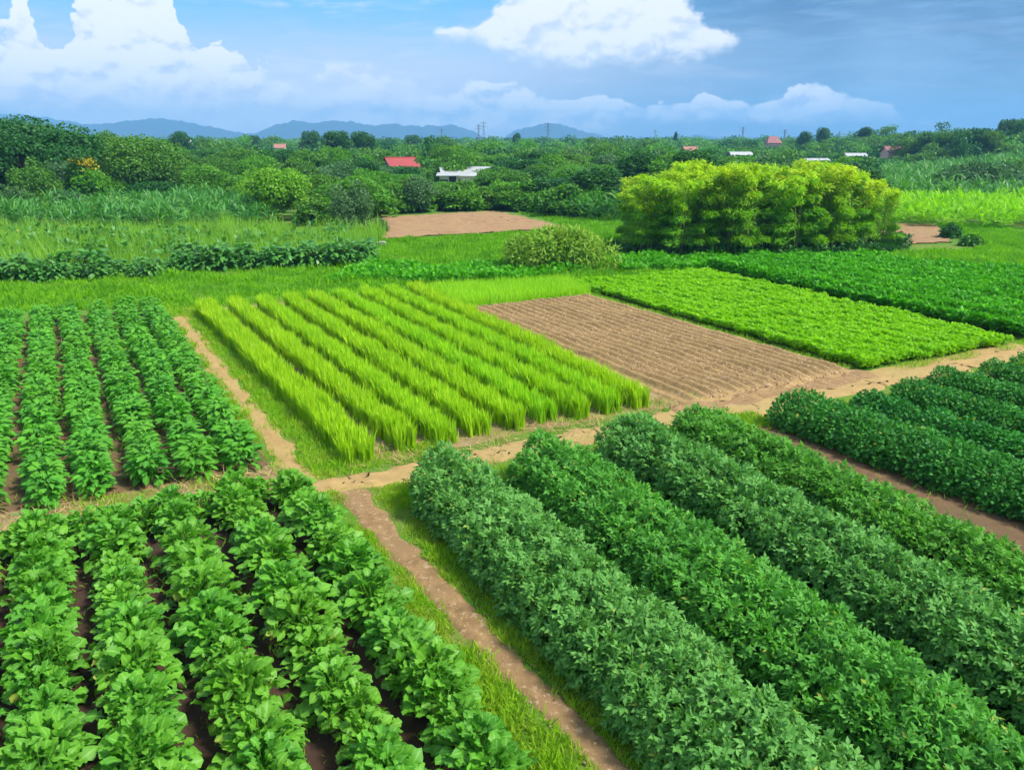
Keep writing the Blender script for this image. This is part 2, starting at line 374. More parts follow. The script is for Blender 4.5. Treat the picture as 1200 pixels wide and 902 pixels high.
# ------------------------------------------------------------ left middle: pepper-like plants
def pepper(seed):
    g = np.random.default_rng(seed+50); mb = MB(); n = 120; i = np.arange(n); t = g.uniform(0, 1, n)
    az = i*2.39996; R = .285*np.sqrt(np.clip(1.05-(t-.35)**2*1.6, .1, 1))
    r = R*g.uniform(.45, 1.05, n)
    P = np.stack([r*np.cos(az), r*np.sin(az), .1+.5*t], 1)
    el = np.radians(-12+30*t+g.normal(0, 12, n))
    d = np.stack([np.cos(az)*np.cos(el), np.sin(az)*np.cos(el), np.sin(el)], 1)+g.normal(0, .2, (n, 3))
    nn = np.array([[0, 0, 1.]])+g.normal(0, .3, (n, 3))+.3*d
    L = g.uniform(.12, .19, n)
    for k in range(2):
        q = i % 2 == k; mb.inst(T_PEP[k], frames(d[q], nn[q], L[q]), P[q])
    mb.tube([(0, 0, 0), (0, 0, .3), (.01, 0, .5)], [.014, .012, .006], 5)
    return mb.mesh('row_crop_plant', M['pep'])
PE = [pepper(s) for s in range(6)]
rows_lm = [(-3.0, 20, 'in the row cut by the left edge of the picture'), (-2.02, 17.5, 'in the second row from the left edge'), (-1.0, 17.5, 'in the third row from the left edge'),
           (-.02, 17.5, 'in the middle row'), (.98, 17.5, 'in the fourth row from the pale side path'), (1.95, 17.5, 'in the second row from the pale side path'), (2.88, 17.5, 'in the row bordering the pale side path')]
for v, u0, lab in rows_lm:
    for u in np.arange(u0, 37.0, .46):
        if rng.random() < .03: continue
        o = link('row_crop_plant', PE[k % 6]); k += 1
        x, y = xy(u+rng.normal(0, .05), v+rng.normal(0, .04))
        place(o, x, y, .02, rng.uniform(0, 6.28), rng.uniform(.85, 1.25)); o.rotation_euler[0] = rng.normal(0, .09); o.rotation_euler[1] = rng.normal(0, .09)
        tag(o, 'small bushy crop plant '+lab.replace('fourth', 'third'), 'crop plant', 'crop plants of the left middle field')

# ------------------------------------------------------------ rice rows
BL = [t_blade(.06), t_blade(.14), t_blade(.3), t_blade(.03)]
ordn = ['leftmost', 'second', 'third', 'fourth', 'fifth', 'sixth', 'seventh', 'eighth', 'ninth']
vn = [5.3, 6.45, 7.4, 8.4, 9.42, 10.35, 11.3, 12.28, 13.2]
for r in range(9):
    mb = MB(); un = 16.7+rng.normal(0, .08)
    us = np.arange(un, 35.4, .20); cs = []
    for off in ((-.27, -.02, .24) if r == 0 else (-.17, .0, .17)):
        cs.append(np.stack([us+rng.normal(0, .05, len(us)), off+rng.normal(0, .035, len(us))], 1))
    c = np.concatenate(cs); t = (c[:, 0]-16.7)/19.5
    vf = 4.95+1.16*r; cv = vn[r]+(vf-vn[r])*t+c[:, 1]
    nb = 50; N = len(c)*nb
    U = np.repeat(c[:, 0], nb)+rng.normal(0, .038, N); Vv = np.repeat(cv, nb)+rng.normal(0, .034, N)
    hgt = np.repeat(.67+.08*nz(c[:, 0], cv, 1.5, r)+rng.normal(0, .04, len(c)), nb)*rng.uniform(.55, 1.12, N)
    x, y = xy(U, Vv)
    d = np.concatenate([rng.normal(0, .075, (N, 2)), np.ones((N, 1))], 1); d[:, 0] += 0.
    nn = np.concatenate([rng.normal(0, 1, (N, 2)), np.zeros((N, 1))], 1)
    P = np.stack([x, y, np.zeros(N)], 1); A = frames(d, nn, hgt, rng.uniform(1.1, 2.0, N))
    for q in range(4):
        s_ = slice(q, None, 4); mb.inst(BL[q], A[s_], P[s_])
    o = mb.build('rice_row', M['rice'])
    lab = {0: 'leftmost and widest row of lime green rice, beside the grassy path edge', 8: 'rightmost row of lime green rice, bordering the ploughed field'}.get(
        r, f'{ordn[r]} row of lime green rice counted from the left path')
    tag(o, lab, 'rice row', 'rows of lime green rice')

# dense rice patch behind the ploughed field
def inpoly(x, y, poly):
    ins = np.zeros(len(x), bool); j = len(poly)-1
    for i in range(len(poly)):
        xi, yi = poly[i]; xj, yj = poly[j]
        ins ^= ((yi > y) != (yj > y)) & (x < (xj-xi)*(y-yi)/(yj-yi+1e-12)+xi); j = i
    return ins
def fill(poly, dens):
    P = np.array(poly); lo = P.min(0); hi = P.max(0); n = int(np.prod(hi-lo)*dens)
    a = rng.uniform(lo[0], hi[0], n); b = rng.uniform(lo[1], hi[1], n)
    j = np.concatenate([nz(a, b, 1.7, 4)[:, None], nz(a, b, 1.9, 8)[:, None]], 1)*.12
    q = inpoly(a+j[:, 0], b+j[:, 1], P); return a[q], b[q]
a, b = fill([(36.0, 15.2), (34.4, 22.3), (30.9, 21.3), (31.2, 14.7)], 420)
N = len(a); x, y = xy(a, b)
d = np.concatenate([rng.normal(0, .2, (N, 2)), np.ones((N, 1))], 1); nn = rng.normal(0, 1, (N, 3)); nn[:, 2] = 0
mb = MB().inst(t_blade3(.3, .02), frames(d, nn, rng.uniform(.35, .62, N)), np.stack([x, y, np.zeros(N)], 1))
tag(mb.build('rice_patch', M['rice']), 'dense patch of short lime rice behind the ploughed field', 'rice', kind='stuff')

# ------------------------------------------------------------ bushy rows
def dome_row(u0, u1, v0, width, height, mat, name, leaf, dens, L, across=3, step=.48, jit=1., slope=0.):
    mb = MB(); P = []; D = []; Nn = []; Ls = []
    offs = (np.arange(across)-(across-1)/2)*(width/across)
    for u in np.arange(u0+.1, u1-.15, step):
        for q, of in enumerate(offs):
            cu = u+rng.normal(0, .07)+(q % 2)*step*.5; cv = v0-slope*(13.5-cu)+of+rng.normal(0, .05)
            e = 1-.22*abs(of)/(width/2)
            R = np.array([.40, width/across*.78, .58])*(1+jit*rng.uniform(-.12, .14))
            hc = height*e*(1+jit*rng.uniform(-.06, .05))-R[2]
            n = int(dens*rng.uniform(.85, 1.15)); dr = rdir(n, -.75, 1.)
            dr = dr[rng.uniform(0, 1, n) < np.where(dr[:, 2] > 0, 1, .75)]; n = len(dr)
            rr = rng.uniform(.72, 1.06, n)[:, None]
            loc = dr*R*rr
            zz = np.maximum(loc[:, 2]+max(hc, .12), rng.uniform(.03, .2, n))
            x, y = xy(cu+loc[:, 0], cv+loc[:, 1])
            wx, wy = xy(dr[:, 0], dr[:, 1]); o3 = np.stack([wx, wy, dr[:, 2]], 1)
            P.append(np.stack([x, y, zz], 1))
            D.append(o3*.55+gauss(n, .5)+np.array([0, 0, .12])); Nn.append(o3+np.array([0, 0, .8])+gauss(n, .35))
            Ls.append(rng.uniform(.75, 1.25, n)*L)
    P = np.concatenate(P); D = np.concatenate(D); Nn = np.concatenate(Nn); Ls = np.concatenate(Ls)
    mb.inst(leaf, frames(D, Nn, Ls), P)
    # stems seen in the gaps near the ground
    for u in np.arange(u0+.2, u1, .22):
        of = rng.uniform(-.38, .38)*width; x, y = xy(u, v0-slope*(13.5-u)+of)
        mb.tube([(x, y, 0), (x+rng.normal(0, .05), y+rng.normal(0, .05), height*.6)], [.012, .006], 4)
    return mb.build(name, mat)
hr = [(6.12, .030, 1.38, 1.04, 'hb', 2.6, 'bluish green bushy row beside the centre dirt path'),
      (8.30, .050, 1.50, 1.04, 'hy', 2.2, 'yellower green bushy row, second from the centre dirt path'),
      (10.58, .065, 1.30, 1.14, 'hb', 3.0, 'bluish green bushy row, third from the centre dirt path'),
      (12.72, .085, 1.2, .95, 'hy', 4.0, 'fresh green bushy row beside the reddish soil strip')]
for v, sl_, w, h, m, u0, lab in hr:
    o = dome_row(u0, 13.95, v, w, h, M[m], 'bushy_crop_row', T_LOB, 560, .145, slope=sl_)
    tag(o, lab, 'crop row', 'bushy rows of the front right field')
rr = [(15.9, 1.08, .88, 'the nearest dark green bushy row behind the reddish soil strip'), (18.0, .76, .64, 'second dark green bushy row behind the reddish soil strip'),
      (19.9, .76, .62, 'third dark green bushy row behind the reddish soil strip'), (21.8, .76, .62, 'fourth dark green bushy row, reaching the sandy cross path'),
      (23.7, .76, .60, 'fifth dark green bushy row from the soil strip, at right edge'), (25.6, .76, .60, 'sixth dark green bushy row, near the bend of sandy path'),
      (27.5, .76, .58, 'farthest dark green bushy row at the right edge')]
for k2, (v, w, h, lab) in enumerate(rr):
    o = dome_row([5.5, 6, 7, 8, 9, 9.5, 10][k2], 13.75, v, w, h, M['hd'] if k2 != 1 else M['hd'], 'bushy_crop_row', T_DIA2, 1500-90*k2, .088, 1, .42, .35)
    tag(o, lab, 'crop row', 'dark bushy rows of the right hand field')

# ------------------------------------------------------------ dense low crops
def crop(name, label, poly, dens, Lr, hfun, mat, leaf, up=.5, cat='crop'):
    a, b = fill(poly, dens); n = len(a); x, y = xy(a, b); z = hfun(a, b)*rng.uniform(.05, 1.08, n)**.5
    d = gauss(n, .7); d[:, 2] = np.abs(d[:, 2])*up+.1
    nn = gauss(n, .45)+np.array([0, 0, 1.])
    mb = MB().inst(leaf, frames(d, nn, rng.uniform(*Lr, n)), np.stack([x, y, z], 1))
    return tag(mb.build(name, mat), label, cat, kind='stuff')
crop('lime_crop', 'low bright lime green crop right of the ploughed field', [(16.1, 21.6), (15.9, 29.1), (24, 29.7), (33.1, 30.3), (33.5, 22.0), (24, 21.8)], 1700, (.07, .13),
     lambda a, b: .30+.09*nz(a*.5, b, 5., 3)+.05*np.cos(b/.42*2*PI)+.05*nz(a, b, .7, 1), M['lime'], T_DIA2)
crop('dark_green_crop', 'taller dark green crop beyond the lime green field', [(15.8, 30.2), (15, 38), (14, 46), (22.8, 43.5), (31.2, 39.6), (33.4, 34.5), (33.8, 30.9), (24, 30.3)], 800, (.14, .28),
     lambda a, b: .62+.12*np.cos(b/1.15*2*PI)+.08*nz(a, b, 2.2, 2), M['dark'], T_NAR2, 1.2)

# ------------------------------------------------------------ grass
def blades(P2, hr_, mat, name, label, w=.03, lean=.45, z0=0., keep=None, bend=.35):
    x, y = P2; n = len(x)
    d = np.concatenate([rng.normal(0, lean, (n, 2)), np.ones((n, 1))], 1); nn = rng.normal(0, 1, (n, 3)); nn[:, 2] = .1
    hh = rng.uniform(*hr_, n)*(1+.45*nz(x, y, 1.3, 6)+.45*nz(x*.3, y, 1.1, 2))
    hh = np.maximum(hh, hr_[0]*.4)
    mb = MB().inst(t_blade3(bend, w), frames(d, nn, hh, hh*rng.uniform(.8, 1.3, n)), np.stack([x, y, np.full(n, z0)+gh(x, y)], 1))
    return tag(mb.build(name, mat), label, 'grass', kind='stuff')
def uvfill(poly, dens): return xy(*fill(poly, dens))
def patchy(P2, s, thr, seed):
    x, y = P2; q = nz(x, y, s, seed)+rng.normal(0, .35, len(x)) > thr; return x[q], y[q]
cat2 = lambda *l: (np.concatenate([q[0] for q in l]), np.concatenate([q[1] for q in l]))
near = cat2(uvfill([(2, 3.75), (15.3, 3.75), (15.3, 4.3), (2, 4.3)], 1700), uvfill([(1, 4.92), (15.1, 4.92), (15.0, 5.7), (1, 5.5)], 1700),
            patchy(uvfill([(13.8, 5.0), (14.95, 5.0), (14.85, 15.6), (13.8, 15.6)], 1200), 1.5, -.5, 3), patchy(uvfill([(13.7, 15.6), (14.5, 15.6), (14.5, 33), (13.7, 33)], 700), 1.5, -.1, 3),
            patchy(uvfill([(2, 4.2), (15.0, 4.2), (15.0, 4.36), (10, 4.40), (6, 4.62), (2, 4.7)], 1600), 3.5, -.2, 6), patchy(uvfill([(2, 4.9), (8, 4.88), (11, 4.76), (15.0, 4.76), (15.0, 5.0), (2, 5.0)], 1500), 3.5, -.1, 9), patchy(uvfill([(14.95, 3.9), (15.4, 3.9), (15.4, 15.4), (14.95, 15.4)], 700), 2.2, .3, 2))
blades(near, (.05, .13), M['grass'], 'grass', 'short grass on both sides of the centre dirt path', .06)
mid = cat2(uvfill([(15.95, 4.1), (16.8, 4.1), (16.8, 7.5), (15.95, 7.0)], 600), uvfill([(16.2, 4.2), (36.5, 4.25), (36.5, 5.0), (16.6, 5.0)], 900), patchy(uvfill([(16.2, 3.4), (36.5, 3.4), (36.5, 3.75), (16.2, 3.75)], 800), 1.9, .1, 2), patchy(uvfill([(16.2, 4.0), (36.5, 4.0), (36.5, 4.3), (16.2, 4.3)], 800), 2.1, .1, 7), patchy(uvfill([(15.9, 3.3), (17.2, 3.3), (17.4, -7), (15.9, -7)], 500), 1.2, .0, 3),
           uvfill([(35.2, 3.4), (38, 3.4), (38, 5), (35.2, 5)], 500), patchy(uvfill([(16.0, 5.0), (16.9, 5.0), (16.8, 15.2), (16.0, 15.0)], 500), 1.7, .35, 3),
           patchy(uvfill([(15.5, 21), (16.1, 21), (16.0, 40), (15.3, 40)], 500), 1.2, .0, 3), uvfill([(16.5, 21.3), (33, 21.3), (33, 21.8), (16.5, 21.6)], 300),
           patchy(uvfill([(16.2, 3.4), (35.2, 3.4), (35.2, 4.4), (16.2, 4.4)], 260), 1.4, .75, 5))
blades(mid, (.06, .17), M['grass'], 'grass', 'patchy grass along the pale paths in the middle', .055)
def xyfill(poly, dens): return fill(poly, dens)
wb = cat2(uvfill([(4.5, -5), (15.6, -5), (15.6, 3.9), (4.5, 3.9)], 55), uvfill([(17.3, -3.5), (37, -3.5), (37, 3.4), (17.3, 3.4)], 45), uvfill([(3, 5.6), (14, 5.6), (14, 32), (3, 32)], 45), uvfill([(16.4, 5), (17.5, 5), (17.5, 14), (16.4, 14)], 120))
wb = patchy(wb, 1.6, .15, 12)
blades(wb, (.05, .16), M['grass'], 'weeds', 'small grassy weeds sprouting from the bare beds between the crop rows', .07, .7, .04)
mead = cat2(xyfill([(-27, 33), (-13, 34.7), (-4, 39), (1.5, 41), (10, 44.5), (8.5, 52), (9, 66), (5, 66.5), (-9, 58.5), (-10, 56), (-20, 46), (-30, 43)], 150), xyfill([(5, 67), (9, 60), (12, 66), (12, 78), (3, 80), (0, 84)], 90),
            xyfill([(4, 37.5), (11, 44.6), (9.5, 49), (3, 42)], 170))
blades(mead, (.14, .34), M['grassf'], 'meadow_grass', 'bright green meadow grass behind the rice and left fields', .09, .55)
rg = cat2(xyfill([(30.5, 53), (38, 56), (41, 70), (36.5, 71)], 120), xyfill([(18.5, 47), (25, 41), (45, 36), (60, 52), (66, 62), (38, 66), (34, 58), (30.5, 54), (23.5, 52)], 110))
blades(rg, (.14, .3), M['grassf'], 'meadow_grass', 'yellow green meadow at the right behind the dark crop', .1, .55)
td = cat2(xyfill([(-38, 45), (-19.5, 44.5), (-8.6, 48), (-9.5, 62), (-22, 65), (-42, 63)], 85))
blades(td, (.3, 1.15), M['reed'], 'tall_grass', 'tall pale green grass between the taro bushes and the leafy field', .016, .16, bend=.25)
wd = cat2(xyfill([(-9.5, 40.5), (-1, 41), (5, 44), (0, 46), (-3.5, 45), (-8, 46)], 120), xyfill([(6, 44.3), (11, 44.6), (19.5, 47), (23.5, 50), (10, 50), (6, 48)], 130))
a, b = wd; n = len(a)
d = gauss(n, .7); d[:, 2] = np.abs(d[:, 2])+.2
mb = MB().inst(T_DIA2, frames(d, gauss(n, .4)+np.array([0, 0, 1.]), rng.uniform(.15, .3, n)), np.stack([a, b, rng.uniform(.05, .42, n)*(1+.5*nz(a, b, .9, 2))], 1))
tag(mb.build('ground_cover', M['dark']), 'low leafy weeds in front of the round bush and bamboo', 'weeds', kind='stuff')
# dry straw on the soil
sx = cat2(patchy(uvfill([(15.6, -6.5), (17.6, -6.5), (17.3, 3.6), (15.7, 3.6)], 170), 1.6, -.1, 4), patchy(uvfill([(15.95, 4.8), (17.2, 4.8), (17.2, 14.5), (15.95, 14.5)], 190), 1.8, -.1, 5),
          patchy(uvfill([(14.9, 4), (16, 4), (16, 15), (14.9, 15)], 60), 1.5, .3, 8))
n = len(sx[0]); d = gauss(n, 1.); d[:, 2] = np.abs(d[:, 2])*.22+.05
mb = MB().inst(t_blade3(.15, .022), frames(d, gauss(n, .3)+np.array([0, 0, 1.]), rng.uniform(.12, .32, n), rng.uniform(.2, .4, n)), np.stack([sx[0], sx[1], np.full(n, .03)], 1))
tag(mb.build('straw_litter', M['straw']), 'dry straw and cut stalks littering the soil by the cross path', 'straw', kind='stuff')
# clods and pebbles
ico = bpy.data.meshes.new('t'); 
ph = (1+5**.5)/2
iv = np.array([(-1, ph, 0), (1, ph, 0), (-1, -ph, 0), (1, -ph, 0), (0, -1, ph), (0, 1, ph), (0, -1, -ph), (0, 1, -ph), (ph, 0, -1), (ph, 0, 1), (-ph, 0, -1), (-ph, 0, 1)])/1.9
iff = np.array([(0, 11, 5), (0, 5, 1), (0, 1, 7), (0, 7, 10), (0, 10, 11), (1, 5, 9), (5, 11, 4), (11, 10, 2), (10, 7, 6), (7, 1, 8), (3, 9, 4), (3, 4, 2), (3, 2, 6), (3, 6, 8), (3, 8, 9), (4, 9, 5), (2, 4, 11), (6, 2, 10), (8, 6, 7), (9, 8, 1)])
TI = (iv*np.array([1, .8, .6]), iff, np.full(12, .5))
def clods(P2, sr, z, mat, name, label):
    n = len(P2[0]); s = rng.uniform(0, 1, n)**3*(sr[1]-sr[0])+sr[0]
    mb = MB().inst(TI, frames(gauss(n), gauss(n), s), np.stack([P2[0], P2[1], np.full(n, z)], 1))
    tag(mb.build(name, mat, None, False), label, 'soil clods', kind='stuff')
clods(uvfill([(15.9, 15.1), (30.8, 15.1), (30.8, 21.1), (15.9, 21.1)], 90), (.010, .050), .14, M['clod'], 'soil_clods', 'loose clods of dry earth on the ploughed field')
clods(cat2(uvfill([(2, 4.4), (15.2, 4.4), (15.2, 5.0), (2, 5.0)], 110), uvfill([(14.6, 5), (16.3, 5), (15.7, 26), (14.6, 26)], 40)), (.006, .028), .012, M['clod'], 'path_pebbles', 'small crumbs of earth scattered on the dirt paths')

# ------------------------------------------------------------ taro bushes, leafy field, round bush
def bigleaf(seed, h=1.25, L=.38, n=80, mat='taro', spread=.6, T=T_BIG):
    g = np.random.default_rng(seed+90); mb = MB(); i = np.arange(n); t = (i+.5)/n; az = i*2.39996+g.normal(0, .3, n)
    r = spread*(1-.7*t)*g.uniform(.5, 1.1, n); z = h*(.2+.75*t**.7)*g.uniform(.9, 1.08, n)
    P = np.stack([r*np.cos(az), r*np.sin(az), z], 1)
    el = np.radians(-8+45*t+g.normal(0, 12, n))
    d = np.stack([np.cos(az)*np.cos(el), np.sin(az)*np.cos(el), np.sin(el)], 1)
    for k in range(2):
        q = i % 2 == k; mb.inst(T[k], frames(d[q], np.array([[0, 0, 1.]])+g.normal(0, .25, (q.sum(), 3)), g.uniform(.7, 1.1, q.sum())*L), P[q])
    for j in range(0, n, 2): mb.tube([(0, 0, 0), tuple(P[j]*.5), tuple(P[j])], [.02, .014, .008], 4)
    return mb.mesh('taro_plant', M[mat])
TA = [bigleaf(s) for s in range(4)]
for x0, y0, x1, y1, lab, grp in ((-31, 39.6, -19.2, 42.4, 'dark broad-leaved plant in the left band at the picture edge', 'broad-leaved plants at the left edge'),
                                 (-18.7, 44.2, -8.0, 47.0, 'dark broad-leaved plant in the band behind the pale side path', 'broad-leaved plants behind the left middle field')):
    L_ = math.hypot(x1-x0, y1-y0)
    for row in range(3):
        for s in np.arange(.2, L_, .85):
            o = link('taro_plant', TA[k % 4]); k += 1; t = s/L_
            place(o, x0+(x1-x0)*t+rng.normal(0, .15), y0+(y1-y0)*t+row*.75+rng.normal(0, .12), 0, rng.uniform(0, 6.28), rng.uniform(.55, 1.12)*(.72 if (t > .85 and x0 < -25) else 1))
            tag(o, ['', 'second-line ', 'rearmost '][row]+lab, 'leafy plant', grp)
NL = None
def fieldmass(name, label, P2, hr_, L, mat, T, kz=None):
    x, y = P2; n = len(x); per = 12; X_ = np.repeat(x, per); Y_ = np.repeat(y, per); N = n*per
    hh = np.repeat(rng.uniform(*hr_, n)*(1+.22*nz(x, y, .35, 7)), per); t = rng.uniform(.25, 1, N)
    az = rng.uniform(0, 2*PI, N); el = np.radians(10+50*t+rng.normal(0, 15, N))
    d = np.stack([np.cos(az)*np.cos(el), np.sin(az)*np.cos(el), np.sin(el)], 1)
    P = np.stack([X_+.12*np.cos(az), Y_+.12*np.sin(az), hh*t+gh(X_, Y_)], 1)
    mb = MB()
    for q in range(2):
        s_ = slice(q, None, 2); mb.inst(T[q], frames(d[s_], np.array([[0, 0, 1.]])+gauss(len(d[s_]), .25), rng.uniform(.7, 1.15, len(d[s_]))*L), P[s_])
    return tag(mb.build(name, mat), label, 'crop', kind='stuff')
fieldmass('leafy_field', 'broad-leaved crop field in front of the left trees', xyfill([(-44, 63), (-23, 66), (-20, 68), (-22, 86), (-30, 92), (-62, 92)], 1.6), (1.3, 1.9), .85, M['maize'], T_LONG)
fieldmass('banana_field', 'bright banana-like crop bands at the right behind the small brown field', xyfill([(24, 72), (40, 66), (60, 62), (75, 66), (80, 84), (28, 88)], 1.5), (1.2, 1.8), .9, M['lime'], T_LONG)
fieldmass('shrub_field', 'green shrubby plantation on the right toward the wood', xyfill([(30, 90), (85, 88), (125, 130), (150, 190), (100, 190), (45, 160)], .55), (1.0, 2.2), 1.3, M['maize'], T_LONG)
fieldmass('banana_patch', 'pale leaved banana plants beyond the far ploughed field', xyfill([(5, 74), (13.5, 71), (14, 75), (5, 78)], 1.2), (1.4, 2.1), 1.1, M['maize'], T_LONG)

fieldmass('weedy_field', 'loose leafy weeds growing through the tall grass on the left', xyfill([(-34, 48), (-20, 47), (-10, 50), (-12, 60), (-40, 61)], .9), (.5, 1.1), .4, M['maize'], T_PEP)
def dome_bush(name, label, x, y, rx, ry, h, mat, n, L, cat='bush', leaf=T_DIA, base=0., group=None):
    r = np.random.default_rng(int(abs(x*10)+y)); mb = MB(); P = []; D = []
    for _ in range(26):
        a = r.uniform(0, 2*PI); q = math.sqrt(r.uniform(0, 1))*.8
        c = np.array([q*math.cos(a)*rx, q*math.sin(a)*ry, h*(1-.45*q*q)*r.uniform(.75, 1)-h*.32])
        dr = rdir(n//26, -.9, 1.); s = np.array([rx*.3, ry*.3, h*.34])
        p = c+dr*s*r.uniform(.75, 1.08, (len(dr), 1)); p[:, 2] = np.maximum(p[:, 2], .05+.2*r.random(len(dr))); P.append(p); D.append(dr)
    P = np.concatenate(P); D = np.concatenate(D); k_ = len(P)
    mb.inst(leaf, frames(D*.6+gauss(k_, .5)-np.array([0, 0, .15]), D+gauss(k_, .4)+np.array([0, 0, .5]), r.uniform(.7, 1.3, k_)*L), P)
    root = link(name, None); root.empty_display_size = .5; place(root, x, y, base)
    tag(root, label, cat, group)
    mb.build('foliage', mat, root)
    sm = MB()
    for _ in range(14):
        a = r.uniform(0, 2*PI); q = r.uniform(.1, .6); sm.tube([(q*.3*rx*math.cos(a), q*.3*ry*math.sin(a), 0), (q*rx*math.cos(a), q*ry*math.sin(a), h*.6)], [.05, .02], 5)
    sm.build('stems', M['bark'], root)
    return root
dome_bush('round_bush', 'wide rounded yellow green bush alone in the middle meadow', 2.75, 45.2, 3.2, 1.9, 2.55, M['bush'], 11000, .32, leaf=T_NAR)
dome_bush('small_bush', 'small dark bush at the near left corner of the far ploughed field', *gp(443, 272), .8, .7, 1.2, TR['grey'], 900, .2)
dome_bush('small_bush', 'dark little bush at the right end of the small brown field', *gp(1113, 279), .75, .7, 1.1, TR['deep'], 1000, .2)
dome_bush('small_bush', 'low green bush below the little bush near the small brown field', *gp(1138, 288), .8, .7, .8, TR['mid'], 800, .2)
dome_bush('large_shrub', 'large dark purplish shrub standing in the right plantation', at(1150, 106), 106, 6.5, 4.5, 4.6, TR['grey'], 8000, .45)
dome_bush('large_shrub', 'dark round shrub left of the purplish shrub on the right', at(1096, 108), 108, 2.2, 2, 2.6, TR['deep'], 2500, .4)
dome_bush('large_shrub', 'tall green shrub at the right edge under the pale hill', at(1192, 120), 120, 5, 4, 4.4, TR['mid'], 5000, .45)

# ------------------------------------------------------------ bamboo grove
def rdirg(g, n):
    v = g.normal(0, 1, (n, 3)); return v/np.linalg.norm(v, axis=1)[:, None]
def bamboo(seed):
    g = np.random.default_rng(seed+300)
    root = link('bamboo', None); h = g.uniform(5.0, 5.6)
    cm = MB(); P = []; D = []; Y_ = []; NN_ = []; nst = 3
    for s in range(nst):
        a = g.uniform(0, 2*PI); bx, by = .18*math.cos(a), .18*math.sin(a); lean = g.uniform(.2, .7); hh = h*g.uniform(.8, 1)
        pts = [(bx+lean*math.cos(a)*t*t, by+lean*math.sin(a)*t*t, hh*.93*t) for t in np.linspace(0, 1, 7)]
        cm.tube(pts, np.linspace(.045, .012, 7), 6)
        for q in range(6):                       # plumes
            t = [1., .88, .74, .57, .40, .25][q]*g.uniform(.9, 1.); p = np.array([bx+lean*math.cos(a)*t*t, by+lean*math.sin(a)*t*t, hh*.92*t])
            az = g.uniform(0, 2*PI); out = np.array([math.cos(az), math.sin(az), .35+.9*t*t])*(.8*(1.3-t*.6)); L = g.uniform(.9, 1.5)
            m_ = 250; tt = g.uniform(.15, 1, m_)
            arch = p+out*tt[:, None]*L-np.array([0, 0, 1.])*(tt**2*L*.30)[:, None]
            off = rdirg(g, m_)*(g.uniform(0, 1, m_)**.5*(.12+.36*np.sin(PI*np.clip(tt*.8+.15, 0, 1))))[:, None]*np.array([1, 1, .6])
            P.append(arch+off); dd = np.array([math.cos(az), math.sin(az), -.05])*.8+off*2.2+g.normal(0, .3, (m_, 3)); D.append(dd); NN_.append(off*4.+np.array([0, 0, .9]))
            Y_.append((g.random(m_) < max(0, min(.8, (p[2]/hh-.52)*1.9))).astype(int))
            if q < 4: cm.tube([p, p+out*L*.5, arch.mean(0)], [.012, .008, .005], 4)
    P = np.concatenate(P); D = np.concatenate(D); Y_ = np.concatenate(Y_); n = len(P)
    A = frames(D, gauss(n, .3)+np.concatenate(NN_), g.uniform(.17, .30, n))
    mb = MB(); y1 = Y_ == 1
    mb.inst(T_NAR, A[~y1]*1., P[~y1], 0); mb.inst(T_NAR, A[y1], P[y1], 1)
    cm.build('culm', M['culm'], root); mb.build('crown', [M['bam'], M['bamy']], root)
    return root
BB = [bamboo(s) for s in range(6)]; used = set(); nb = 0
bx0, bx1 = 7.6, 25.2
for row in range(6):
    for s in range(17):
        t = (s+.5+rng.uniform(-.35, .35)+(row % 2)*.5)/17.3; x = bx0+(bx1-bx0)*t
        y = 51.0+row*1.6+rng.uniform(-.5, .5)+2.2*t-2.4*(1-(2*t-1)**2)
        i = nb % 6; o = BB[i] if i not in used else copy_tree(BB[i]); used.add(i); nb += 1
        edge = 1-.22*max(0, abs(2*t-1)-.6)/.4
        place(o, x*(y/56)**.55, y, 0, rng.uniform(0, 6.28), rng.uniform(.92, 1.1)*edge)
        lab = 'slender bamboo with lime plumes in the front line of the large grove' if row == 0 else ('lime plumed bamboo standing inside the large grove' if row < 5 else 'lime plumed bamboo at the back of the large grove')
        if s == 0: lab = 'lime plumed bamboo at the left end of the large grove'
        if s == 16: lab = 'lime plumed bamboo at the right end of the large grove'
        tag(o, lab, 'bamboo', 'bamboos of the large grove')
a, b = xyfill([(6.5, 50), (12, 48.3), (19, 49), (26, 53), (26.5, 56), (6, 53.5)], 170); n = len(a)
mb = MB().inst(T_DIA, frames(gauss(n, .7)+np.array([0, 0, .4]), gauss(n, .4)+np.array([0, 0, 1.]), rng.uniform(.15, .32, n)), np.stack([a, b, rng.uniform(.05, .8, n)*(1+.5*nz(a, b, .8, 2))], 1))
tag(mb.build('undergrowth', TR['deep']), 'dark undergrowth at the foot of the bamboo grove', 'undergrowth', kind='stuff')

